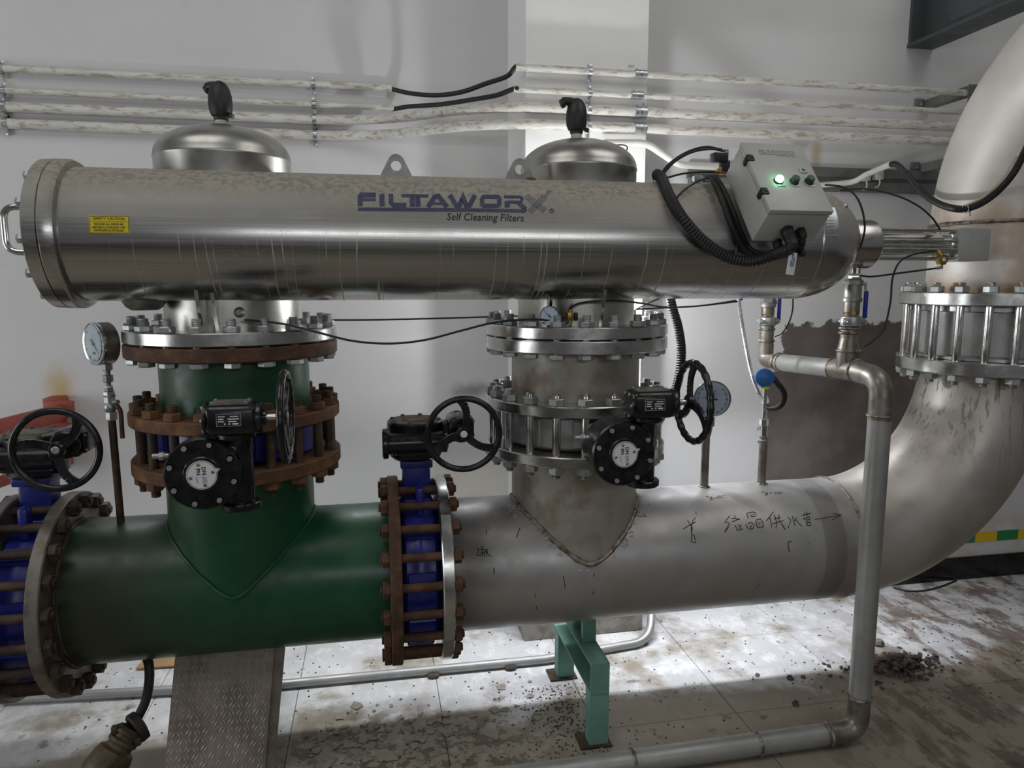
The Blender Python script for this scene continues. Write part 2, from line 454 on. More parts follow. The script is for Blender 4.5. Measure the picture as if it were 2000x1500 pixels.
class MB:
    def __init__(s):
        s.v, s.f = [], []

    def add(s, vs, fs):
        k = len(s.v)
        s.v += [Vector(p) for p in vs]
        s.f += [tuple(i + k for i in f) for f in fs]
        return s

    def box(s, c, size, M=None):
        x, y, z = (q / 2 for q in size)
        vs = [Vector((sx * x, sy * y, sz * z)) for sx in (-1, 1) for sy in (-1, 1) for sz in (-1, 1)]
        if M is not None:
            vs = [M @ p for p in vs]
        vs = [p + Vector(c) for p in vs]
        return s.add(vs, [(0, 1, 3, 2), (4, 6, 7, 5), (0, 4, 5, 1), (2, 3, 7, 6), (0, 2, 6, 4), (1, 5, 7, 3)])

    def rbox(s, c, size, b, M=None, seg=2):
        """box with rounded edges"""
        bm = bmesh.new()
        bmesh.ops.create_cube(bm, size=1)
        for v in bm.verts:
            v.co = Vector((v.co.x * size[0], v.co.y * size[1], v.co.z * size[2]))
        bmesh.ops.bevel(bm, geom=list(bm.edges), offset=b, segments=seg, affect='EDGES', profile=0.5)
        bm.verts.index_update()
        vs = [v.co.copy() for v in bm.verts]
        fs = [tuple(v.index for v in f.verts) for f in bm.faces]
        bm.free()
        if M is not None:
            vs = [M @ p for p in vs]
        return s.add([p + Vector(c) for p in vs], fs)

    def lathe(s, o, d, prof, n=32, cap=True, a0=0.0):
        """prof: (distance along axis, radius)"""
        d, u, w = frame(d)
        o = Vector(o)
        vs = []
        for h, r in prof:
            for i in range(n):
                a = a0 + 2 * PI * i / n
                vs.append(o + d * h + (u * math.cos(a) + w * math.sin(a)) * r)
        fs = []
        for k in range(len(prof) - 1):
            for i in range(n):
                j = (i + 1) % n
                fs.append((k * n + i, k * n + j, (k + 1) * n + j, (k + 1) * n + i))
        if cap:
            fs.append(tuple(range(n))[::-1])
            fs.append(tuple((len(prof) - 1) * n + i for i in range(n)))
        return s.add(vs, fs)

    def cyl(s, a, b, r, n=24, ch=0.0, r2=None):
        a, b = Vector(a), Vector(b)
        L = (b - a).length
        r2 = r if r2 is None else r2
        p = [(0, r - ch), (ch, r), (L - ch, r2), (L, r2 - ch)] if ch else [(0, r), (L, r2)]
        return s.lathe(a, b - a, p, n)

    def ring(s, a, b, r, ri, n=48, ch=0.0):
        """flat ring / pipe wall with a hole"""
        a, b = Vector(a), Vector(b)
        L = (b - a).length
        p = [(0, ri), (0, r - ch), (ch, r), (L - ch, r), (L, r - ch), (L, ri), (0, ri)]
        return s.lathe(a, b - a, p, n, cap=False)

    def hexa(s, a, b, r, ch=0.0, a0=0.0):
        a, b = Vector(a), Vector(b)
        L = (b - a).length
        p = [(0, r * 0.9), (ch, r), (L - ch, r), (L, r * 0.9)] if ch else [(0, r), (L, r)]
        return s.lathe(a, b - a, p, 6, a0=a0)

    def tube(s, pts, r, n=10, closed=False, cap=True, rf=None):
        pts = [Vector(p) for p in pts]
        m = len(pts)
        tang = []
        for i in range(m):
            if closed:
                t = pts[(i + 1) % m] - pts[i - 1]
            else:
                t = pts[min(i + 1, m - 1)] - pts[max(i - 1, 0)]
            tang.append(t.normalized())
        _, u, _ = frame(tang[0])
        vs, fs = [], []
        for i in range(m):
            t = tang[i]
            u = (u - t * u.dot(t)).normalized()
            w = t.cross(u)
            rr = rf(i) if rf else r
            for k in range(n):
                a = 2 * PI * k / n
                vs.append(pts[i] + (u * math.cos(a) + w * math.sin(a)) * rr)
        for i in range(m if closed else m - 1):
            j = (i + 1) % m
            for k in range(n):
                l = (k + 1) % n
                fs.append((i * n + k, i * n + l, j * n + l, j * n + k))
        if cap and not closed:
            fs.append(tuple(range(n))[::-1])
            fs.append(tuple((m - 1) * n + k for k in range(n)))
        return s.add(vs, fs)

    def torus(s, c, d, R, r, n=48, m=12):
        d, u, w = frame(d)
        c = Vector(c)
        return s.tube([c + (u * math.cos(2 * PI * i / n) + w * math.sin(2 * PI * i / n)) * R for i in range(n)], r, m, closed=True)

    def prism(s, poly, depth):
        """poly: 3D points of a flat outline; depth: vector"""
        n = len(poly)
        dv = Vector(depth)
        vs = [Vector(p) for p in poly] + [Vector(p) + dv for p in poly]
        fs = [tuple(range(n))[::-1], tuple(range(n, 2 * n))] + [(i, (i + 1) % n, n + (i + 1) % n, n + i) for i in range(n)]
        return s.add(vs, fs)

    def sphere(s, c, r, n=16, m=10, sc=(1, 1, 1)):
        c = Vector(c)
        prof = [(-math.cos(PI * k / m), math.sin(PI * k / m)) for k in range(m + 1)]
        vs, fs = [], []
        for h, q in prof:
            for i in range(n):
                a = 2 * PI * i / n
                vs.append(c + Vector((q * math.cos(a) * r * sc[0], q * math.sin(a) * r * sc[1], h * r * sc[2])))
        for k in range(m):
            for i in range(n):
                j = (i + 1) % n
                fs.append((k * n + i, k * n + j, (k + 1) * n + j, (k + 1) * n + i))
        return s.add(vs, fs)

    def xf(s, M):
        s.v = [M @ p for p in s.v]
        return s


def smooth_path(pts, k=8):
    """Catmull-Rom through points"""
    P = [Vector(p) for p in pts]
    P = [P[0] * 2 - P[1]] + P + [P[-1] * 2 - P[-2]]
    out = []
    for i in range(1, len(P) - 2):
        a, b, c, d = P[i - 1:i + 3]
        for j in range(k):
            t = j / k
            out.append(0.5 * (2 * b + (c - a) * t + (2 * a - 5 * b + 4 * c - d) * t * t + (3 * b - a - 3 * c + d) * t ** 3))
    out.append(P[-2])
    return out


def arc_pts(c, u, v, R, a0, a1, n=16):
    c, u, v = Vector(c), Vector(u), Vector(v)
    return [c + (u * math.cos(a0 + (a1 - a0) * i / n) + v * math.sin(a0 + (a1 - a0) * i / n)) * R for i in range(n + 1)]


def round_path(pts, R, n=8):
    """polyline with rounded corners"""
    P = [Vector(p) for p in pts]
    out = [P[0]]
    for i in range(1, len(P) - 1):
        a, b, c = P[i - 1:i + 2]
        d1, d2 = (a - b).normalized(), (c - b).normalized()
        ang = d1.angle(d2)
        L = min(R / math.tan(ang / 2), (a - b).length * 0.49, (c - b).length * 0.49)
        p0, p1 = b + d1 * L, b + d2 * L
        for k in range(n + 1):
            t = k / n
            out.append((1 - t) ** 2 * p0 + 2 * t * (1 - t) * b + t * t * p1)
    out.append(P[-1])
    return out


def to_mesh(name, mb, m, angle=35):
    me = D.meshes.new(name)
    me.from_pydata([tuple(p) for p in mb.v], [], mb.f)
    bm = bmesh.new()
    bm.from_mesh(me)
    bmesh.ops.remove_doubles(bm, verts=bm.verts, dist=1e-6)
    bmesh.ops.recalc_face_normals(bm, faces=bm.faces)
    bm.to_mesh(me)
    bm.free()
    me.materials.append(m)
    me.shade_smooth()
    me.set_sharp_from_angle(angle=math.radians(angle))
    return me


ORIGIN = {}


def thing(name, label, cat, loc=(0, 0, 0), group=None):
    o = D.objects.new(name, None)
    COL.objects.link(o)
    o.empty_display_size = 0.05
    o.location = loc
    o['label'], o['category'] = label, cat
    if group:
        o['group'] = group
    ORIGIN[o] = Vector(loc)
    return o


def part(name, mb, m, parent, label=None, angle=35, kind=None):
    """mesh given in world coordinates, placed under its thing"""
    off = ORIGIN[parent]
    mb.v = [p - off for p in mb.v]
    o = D.objects.new(name, to_mesh(name, mb, MAT[m] if isinstance(m, str) else m, angle))
    COL.objects.link(o)
    o.parent = parent
    ORIGIN[o] = off
    if label:
        o['label'] = label
    if kind:
        o['kind'] = kind
    return o


def single(name, mb, m, label, cat, loc=None, group=None, angle=35, kind=None):
    loc = Vector(loc) if loc is not None else Vector((0, 0, 0))
    mb.v = [p - loc for p in mb.v]
    o = D.objects.new(name, to_mesh(name, mb, MAT[m], angle))
    COL.objects.link(o)
    o.location = loc
    o['label'], o['category'] = label, cat
    if group:
        o['group'] = group
    if kind:
        o['kind'] = kind
    ORIGIN[o] = loc
    return o


def struct(name, mb, m):
    o = D.objects.new(name, to_mesh(name, mb, MAT[m]))
    COL.objects.link(o)
    o['kind'] = 'structure'
    ORIGIN[o] = Vector((0, 0, 0))
    return o


def inst(name, me, parent, loc, rot=None):
    """copy of a shared mesh placed (world position) under a thing"""
    o = D.objects.new(name, me)
    COL.objects.link(o)
    o.parent = parent
    o.location = Vector(loc) - ORIGIN[parent]
    if rot is not None:
        o.rotation_mode = 'QUATERNION'
        o.rotation_quaternion = rot
    return o


def z_to(d):
    return Vector((0, 0, 1)).rotation_difference(Vector(d))


def text2d(body, size, shear=0.0, xs=1.0, bold=0.0, align='CENTER'):
    c = D.curves.new('t', 'FONT')
    c.body, c.size, c.shear, c.offset = body, size, shear, bold
    c.align_x, c.align_y = align, 'CENTER'
    c.resolution_u = 2
    o = D.objects.new('t', c)
    COL.objects.link(o)
    bpy.context.view_layer.update()
    me = D.meshes.new_from_object(o.evaluated_get(bpy.context.evaluated_depsgraph_get()))
    vs = [(v.co.x * xs, v.co.y) for v in me.vertices]
    fs = [tuple(p.vertices) for p in me.polygons]
    D.objects.remove(o)
    D.curves.remove(c)
    D.meshes.remove(me)
    return vs, fs


def text_on(mb, body, size, o, u, v, **kw):
    """flat lettering at o, reading along u, up along v"""
    vs, fs = text2d(body, size, **kw)
    o, u, v = Vector(o), Vector(u), Vector(v)
    return mb.add([o + u * a + v * b for a, b in vs], fs)


def disc_poly(c, d, r, n=32):
    d, u, w = frame(d)
    return [Vector(c) + (u * math.cos(2 * PI * i / n) + w * math.sin(2 * PI * i / n)) * r for i in range(n)]


def bead(mb, pts, r, closed=True, seed=1):
    rnd = random.Random(seed)
    rs = [r * rnd.uniform(0.75, 1.25) for _ in pts]
    return mb.tube(pts, r, 8, closed=closed, rf=lambda i: rs[i])


# shared fasteners -------------------------------------------------
def stud_mesh(L, r, m):
    mb = MB()
    prof = [(-L / 2, r * 0.8), (-L / 2 + 0.003, r)]
    k = 7
    for i in range(k):
        h = -L / 2 + 0.004 + i * 0.005
        prof += [(h, r), (h + 0.0025, r * 0.88)]
    prof += [(-L / 2 + 0.045, r), (L / 2 - 0.045, r)]
    for i in range(k):
        h = L / 2 - 0.004 - (k - 1 - i) * 0.005
        prof += [(h - 0.0025, r * 0.88), (h, r)]
    prof += [(L / 2 - 0.003, r), (L / 2, r * 0.8)]
    mb.lathe((0, 0, 0), (0, 0, 1), prof, 12)
    return to_mesh('stud', mb, MAT[m], 30)


def nut_mesh(r, h, m):
    return to_mesh('nut', MB().hexa((0, 0, 0), (0, 0, h), r, 0.003), MAT[m], 25)


_fast = {}


def bolt_circle(parent, c, axis, K, n, lo, hi, over, r, m, nr=0.029, nh=0.026, phase=None, mn=None, only=None):
    """n studs round an axis; lo/hi: outer faces of the joint along the axis; a nut on each end"""
    c = Vector(c)
    d = Vector(axis).normalized()
    if abs(d.z) > 0.5:
        u, w = Vector((1, 0, 0)), Vector((0, 1, 0))
    else:
        u, w = Vector((0, 1, 0)), Vector((0, 0, 1))
    L = (hi - lo) + over[0] + over[1]
    key = (round(L, 4), r, m, nr, nh, mn)
    if key not in _fast:
        _fast[key] = (stud_mesh(L, r, m), nut_mesh(nr, nh, mn or m))
    sm, nm = _fast[key]
    q = z_to(d)
    ph = PI / n if phase is None else phase
    mid = (hi + over[1] + lo - over[0]) / 2
    for i in range(n):
        a = ph + 2 * PI * i / n
        p = c + (u * math.cos(a) + w * math.sin(a)) * K
        if only and not only(p):
            continue
        s_ = inst('stud', sm, parent, p + d * mid, q)
        for z, sg in ((hi, 1), (lo, -1)):
            o = D.objects.new('nut', nm)
            COL.objects.link(o)
            o.parent = s_
            o.rotation_mode = 'QUATERNION'
            spin = random.uniform(0, PI / 3)
            o.location = (0, 0, z - mid - (nh if sg < 0 else 0))
            o.rotation_quaternion = Matrix.Rotation(spin, 3, 'Z').to_quaternion()

# ------------------------------------------------------------------ the setting
Y0, ZP, RP = 2.686, 0.694, 0.254          # header pipe axis
YV, ZV, RV = 2.50, 1.932, 0.2058           # filter vessel axis, in front of the risers
XL, XR, XE = -0.492, 0.763, 2.63          # the two risers and the right-hand riser
FR = 0.354
YWL, YWR, YC = 3.77, 3.58, 3.33           # left wall, right wall, pillar front
XC0, XC1 = 0.698, 1.278

floor = struct('floor', MB().box((1.0, -0.2, -0.056), (16, 8.6, 0.1)), 'grout')
TS = 0.606
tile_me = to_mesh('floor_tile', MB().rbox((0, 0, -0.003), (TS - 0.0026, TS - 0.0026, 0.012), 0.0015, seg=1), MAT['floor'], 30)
for i in range(-6, 9):
    for j in range(-5, 4):
        x, y = 0.232 + TS * (i + 0.5), 2.556 + TS * (j - 0.5)
        if y > 3.95:
            continue
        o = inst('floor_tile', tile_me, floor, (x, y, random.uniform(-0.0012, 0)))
        o.rotation_euler = (random.uniform(-.001, .001), random.uniform(-.001, .001), 0)
struct('wall_back_left', MB().box(((XC0 - 4.5) / 2 - 0.5, YWL + 0.1, 2.25), (XC0 + 5.5, 0.2, 4.7)), 'wall')
struct('wall_back_right', MB().box(((XC1 + 7) / 2, YWR + 0.1, 2.25), (7 - XC1, 0.2, 4.7)), 'wall')
pil = struct('wall_pillar', MB().box(((XC0 + XC1) / 2, YC + 0.23, 2.25), (XC1 - XC0, 0.46, 4.7)), 'pillar')
part('pillar_foot', MB().rbox(((XC0 + XC1) / 2 + 0.02, YC + 0.2, 0.075), (XC1 - XC0 + 0.05, 0.43, 0.15), 0.012), 'concrete', pil)
# perforated corner strip on the pillar's right edge
mb = MB()
mb.box((XC1 - 0.028, YC - 0.003, 1.2), (0.007, 0.006, 2.0)).box((XC1 - 0.006, YC - 0.003, 1.2), (0.012, 0.006, 2.0))
for k in range(80):
    mb.box((XC1 - 0.018, YC - 0.002, 0.21 + k * 0.025), (0.014, 0.004, 0.010))
struct('trim_1', mb, 'white')
# black skirting tiles, yellow and green warning tape on the right wall
bb = struct('baseboard_back', MB().box((4.15, YWR - 0.004, 0.07), (5.7, 0.008, 0.14)), 'grout')
for k in range(9):
    part('skirting_tile', MB().rbox((1.58 + k * 0.606, YWR - 0.011, 0.072), (0.603, 0.012, 0.144), 0.002, seg=1), 'skirt', bb)
tape = struct('trim_2', MB().box((3.95, YWR - 0.0006, 0.258), (2.0, 0.0012, 0.062)), 'stripeg')
for k in range(14):
    part('tape_band', MB().box((3.008 + 0.153 * k, YWR - 0.0018, 0.258), (0.153, 0.0016, 0.062)), 'stripey' if k % 2 == 0 else 'stripeg', tape)

# steel roof beam running out of the wall, top right
t = thing('roof_beam', 'dark grey steel I-beam running out from the wall at upper right', 'beam', (2.91, 1.6, 3.04))
part('bottom_flange', MB().box((2.912, 1.9, 3.04), (0.16, 3.4, 0.018)), 'beam', t)
part('web', MB().box((2.912, 1.9, 3.24), (0.012, 3.4, 0.38)), 'beam', t)
part('end_plate', MB().box((2.912, YWR - 0.012, 3.24), (0.15, 0.02, 0.38)), 'beam', t)
part('top_flange', MB().box((2.912, 1.9, 3.44), (0.16, 3.4, 0.018)), 'beam', t)

# ------------------------------------------------------------------ big pipework
def hflange(name, parent, x0, x1, m, r=FR, yc=Y0, zc=ZP, label=None):
    return part(name, MB().lathe((x0, yc, zc), (1, 0, 0), [(0, r - 0.004), (0.004, r), (x1 - x0 - 0.004, r), (x1 - x0, r - 0.004)], 64), m, parent, label)


def vflange(name, parent, x, z0, z1, m, r=FR, label=None):
    return part(name, MB().lathe((x, Y0, z0), (0, 0, 1), [(0, r - 0.004), (0.004, r), (z1 - z0 - 0.004, r), (z1 - z0, r - 0.004)], 64), m, parent, label)


def hpipe(x0, x1, r=RP):
    return MB().cyl((x0, Y0, ZP), (x1, Y0, ZP), r, 72)


def branch(x, z1, r, R=RP):
    """riser whose foot is cut to the shape of the header"""
    n = 72
    vs, fs = [], []
    for i in range(n):
        a = 2 * PI * i / n
        dx, dy = r * math.cos(a), r * math.sin(a)
        vs.append(Vector((x + dx, Y0 + dy, ZP + math.sqrt(max(R * R - dy * dy, 0)) - 0.012)))
    for i in range(n):
        a = 2 * PI * i / n
        vs.append(Vector((x + r * math.cos(a), Y0 + r * math.sin(a), z1)))
    fs = [(i, (i + 1) % n, n + (i + 1) % n, n + i) for i in range(n)] + [tuple(range(n, 2 * n))]
    return MB().add(vs, fs)


def saddle(x, r, R=RP, rb=0.006, seed=3):
    pts = []
    for i in range(96):
        a = 2 * PI * i / 96
        dx, dy = r * math.cos(a), r * math.sin(a)
        z = ZP + math.sqrt(max(R * R - dy * dy, 0))
        out = 1 + 0.012
        pts.append(Vector((x + dx * out, Y0 + dy * out, z)))
    return bead(MB(), pts, rb, seed=seed)


# green painted header with its riser stub
g = thing('green_header_pipe', 'green painted header pipe with a branch welded on top, at lower left', 'pipe', (-0.5, Y0, ZP - RP))
part('header', hpipe(-1.07, 0.03), 'green', g)
part('branch', branch(XL, 1.14, 0.2515), 'green', g)
part('weld_seam', saddle(XL, 0.2515, rb=0.006), 'green', g)
hflange('flange', g, -1.092, -1.05, 'rim', label='worn grey-brown steel flange')
hflange('flange', g, 0.029, 0.07, 'rust', label='rusty brown flange')
vflange('flange', g, XL, 1.138, 1.183, 'rusto', label='rusty orange flange')
part('weld_ring', bead(MB(), arc_pts((-1.045, Y0, ZP), (0, 1, 0), (0, 0, 1), RP + 0.002, 0, 2 * PI, 71)[:-1], 0.007), 'rustd', g)

# bare stainless header, branch and the bend up to the right-hand riser
s = thing('steel_header_pipe', 'bare stainless header pipe with handwritten marks, bending up at right', 'pipe', (1.0, Y0, ZP - RP))
part('header', hpipe(0.25, 1.905), 'pipe', s)
part('branch', branch(XR, 1.14, 0.247), 'teebrown', s)
part('weld_seam', saddle(XR, 0.247, rb=0.010, seed=5), 'weld', s)
RB = XE - 1.90
part('bend', MB().tube(arc_pts((1.90, Y0, ZP + RB), (0, 0, -1), (1, 0, 0), RB, 0, PI / 2, 40), RP, 72), 'elbow', s)
part('weld_ring', bead(MB(), arc_pts((1.903, Y0, ZP), (0, 1, 0), (0, 0, 1), RP + 0.001, 0, 2 * PI, 96)[:-1], 0.006, seed=9), 'weld', s)
hflange('flange', s, 0.208, 0.251, 'steel', r=0.349)
vflange('flange', s, XR, 1.139, 1.179, 'steel', r=0.349)
vflange('flange', s, XE, 1.410, 1.465, 'steel')

# handwriting on the bare pipe: strokes read off the photograph, drawn on the pipe's own surface
def ink_on_pipe(mb, strokes, ox, oy, sc, r=0.0017, R=RP):
    for st in strokes:
        pts = [on_cyl(ox + x / sc, oy + y / sc, Y0, ZP, R + 0.0006) for x, y in st]
        dense = []
        for a, b in zip(pts, pts[1:]):
            k = max(1, int((b - a).length / 0.012))
            dense += [a.lerp(b, i / k) for i in range(k)]
        dense.append(pts[-1])
        mb.tube(dense, r, 5)


def mark(label, strokes, ox, oy, sc, r=0.0017):
    mb = MB()
    ink_on_pipe(mb, strokes, ox, oy, sc, r)
    part('marker_writing', mb, 'marker', s, label)


Z1 = (1380, 980, 6.667)
mark('first handwritten character', [[(300, 185), (225, 270), (275, 262), (300, 285), (235, 392)], [(285, 330), (240, 390)],
    [(320, 215), (432, 225)], [(368, 175), (372, 220)], [(330, 262), (430, 222)],
    [(372, 305), (405, 378)], [(410, 300), (450, 305), (425, 345), (415, 370), (470, 352)]], *Z1)
mark('second handwritten character', [[(520, 158), (545, 215)], [(525, 150), (600, 130), (645, 150), (630, 190), (575, 195)], [(565, 175), (615, 165)],
    [(510, 290), (545, 355)], [(545, 280), (585, 270), (620, 300), (600, 350), (560, 355)], [(560, 318), (590, 308), (570, 340)],
    [(640, 250), (660, 335)], [(640, 240), (700, 222), (730, 260), (740, 335)], [(665, 272), (705, 262), (680, 305)], [(665, 335), (740, 325)]], *Z1)
mark('third handwritten character', [[(870, 130), (780, 250)], [(825, 205), (850, 330)], [(885, 175), (915, 280)], [(940, 165), (945, 270)],
    [(875, 225), (960, 200)], [(865, 285), (1000, 245)], [(912, 270), (905, 345)], [(965, 275), (1025, 365)], [(975, 280), (1020, 355)]], *Z1)
mark('fourth handwritten character', [[(1115, 185), (1150, 310)], [(1060, 200), (1100, 235), (1062, 345)], [(1170, 205), (1140, 255)], [(1150, 225), (1240, 318)]], *Z1)
mark('fifth handwritten character', [[(1238, 178), (1352, 150)], [(1270, 140), (1280, 180)], [(1300, 128), (1315, 180)], [(1265, 215), (1270, 240)], [(1265, 215), (1345, 195), (1340, 215)],
    [(1300, 225), (1310, 310)], [(1305, 235), (1345, 228), (1335, 262), (1310, 268)], [(1310, 275), (1355, 268), (1355, 312), (1312, 312)]], *Z1)
mark('handwritten arrow', [[(1415, 230), (1650, 188), (1760, 172)], [(1650, 150), (1760, 172), (1640, 235)]], *Z1, r=0.0013)
mark('short marker tick', [[(1110, 515), (1060, 525), (1068, 600), (1080, 660)]], *Z1)
Z2 = (1300, 920, 5.0)
mark('large marker sign', [[(215, 480), (262, 555), (255, 600)], [(175, 565), (230, 530), (295, 495)], [(290, 455), (265, 490), (248, 560), (258, 620), (250, 690), (298, 702), (275, 620)]], *Z2)
mark('small marker number by the thermometer stem', [[(390, 248), (420, 245), (440, 292)], [(432, 258), (455, 250), (440, 280), (468, 272)], [(470, 265), (492, 258)],
    [(500, 252), (520, 240), (525, 262), (505, 268), (500, 252)], [(530, 240), (540, 265)], [(545, 245), (560, 235), (568, 258), (550, 262), (545, 245)], [(578, 230), (592, 262)]], *Z2, r=0.0010)
mark('small marker number by the sensor stem', [[(935, 205), (965, 202), (980, 238)], [(995, 205), (975, 225), (998, 235), (1000, 222), (980, 222)], [(1015, 215), (1045, 212)],
    [(1060, 210), (1078, 205), (1082, 220), (1064, 224), (1060, 210)], [(1090, 204), (1098, 222)], [(1102, 208), (1118, 204), (1122, 218), (1106, 222), (1102, 208)], [(1130, 200), (1138, 222)]], *Z2, r=0.0010)
Z3 = (880, 1000, 10.0)
mark('handwritten note beside the centre valve', [[(500, 735), (545, 715), (550, 770), (505, 835), (580, 850)], [(580, 735), (650, 725)], [(615, 660), (625, 880)], [(615, 760), (580, 850)], [(625, 770), (655, 820)],
    [(665, 730), (720, 735), (710, 775), (670, 770)], [(665, 730), (670, 870), (710, 840)], [(735, 775), (700, 810)], [(690, 790), (790, 870)]], *Z3)
for st in ([(1355, 310), (1285, 505)], [(700, 340), (695, 440)], [(845, 1090), (850, 1210)]):
    mark('short marker tick', [st], *Z3)
for st in ([(1035, 945), (1050, 970)], [(1045, 1160), (1048, 1190)], [(1100, 1125), (1104, 1150)], [(1160, 1120), (1158, 1160)]):
    mark('short marker tick', [st], 0, 0, 1.0, r=0.0014)

# scraps of clear wrapping film stuck along the weld
rnd = random.Random(4)
mb = MB()
for k in range(46):
    a = rnd.uniform(PI * 1.08, PI * 1.92)
    dy = 0.247 * math.sin(a)
    x = XR + 0.247 * math.cos(a) * (1.03 + rnd.uniform(0, 0.22))
    dyy = dy * (1.0 + rnd.uniform(0, 0.06))
    dyy = max(-RP * 0.99, dyy)
    p = Vector((x, Y0 + dyy, ZP + math.sqrt(max(RP * RP - dyy * dyy, 0))))
    nrm = Vector((0, p.y - Y0, p.z - ZP)).normalized()
    p += nrm * 0.002
    q = [p + Vector((rnd.uniform(-.012, .012), 0, rnd.uniform(-.012, .012))) + nrm * rnd.uniform(0, 0.007) for _ in range(4)]
    mb.tube([p] + q[:3], 0.0016, 4)
part('film_scraps', mb, 'film', s, kind='stuff')

# short spools between the butterfly valves and the vessel
g2 = thing('green_spool', 'short green pipe piece between rusty flanges, left riser', 'pipe', (XL, Y0, 1.308))
part('pipe', MB().cyl((XL, Y0, 1.35), (XL, Y0, 1.536), 0.2515, 72), 'green', g2)
vflange('flange', g2, XL, 1.308, 1.350, 'rusto')
vflange('flange', g2, XL, 1.536, 1.582, 'rust')
part('gasket', MB().cyl((XL, Y0, 1.582), (XL, Y0, 1.586), 0.30, 48), 'rubber', g2)
bolt_circle(g2, (XL, Y0, 0), (0, 0, 1), 0.324, 20, 1.536, 1.630, (0.018, 0.043), 0.0155, 'zinc', 0.0275, 0.019)
s2 = thing('steel_spool', 'short brown-stained steel pipe piece between bright flanges, right riser', 'pipe', (XR, Y0, 1.318))
part('pipe', MB().cyl((XR, Y0, 1.359), (XR, Y0, 1.539), 0.247, 72), 'teebrown', s2)
vflange('flange', s2, XR, 1.318, 1.359, 'steel', r=0.349)
vflange('flange', s2, XR, 1.539, 1.586, 'steel', r=0.349)
part('gasket', MB().cyl((XR, Y0, 1.586), (XR, Y0, 1.591), 0.30, 48), 'rubber', s2)
bolt_circle(s2, (XR, Y0, 0), (0, 0, 1), 0.320, 20, 1.539, 1.633, (0.018, 0.042), 0.0155, 'zinc', 0.0275, 0.019)

# right-hand riser above its valve, bending out towards the room
u = thing('riser_bend_pipe', 'pale stainless riser pipe bending out overhead at the right edge', 'pipe', (XE, Y0, 1.693))
vflange('flange', u, XE, 1.693, 1.746, 'steel')
ZW = 2.03
part('riser', MB().cyl((XE, Y0, 1.74), (XE, Y0, ZW), RP, 72), 'riser', u)
RB2 = 0.70
part('bend', MB().tube(arc_pts((XE, Y0 - RB2, ZW), (0, 1, 0), (0, 0, 1), RB2, 0, PI / 2, 40) + [Vector((XE, Y0 - RB2 - 1.2, ZW + RB2))], RP, 72), 'riser', u)
part('weld_ring', bead(MB(), arc_pts((XE, Y0, ZW), (1, 0, 0), (0, 1, 0), RP + 0.002, 0, 2 * PI, 96)[:-1], 0.008, seed=12), 'weld', u)


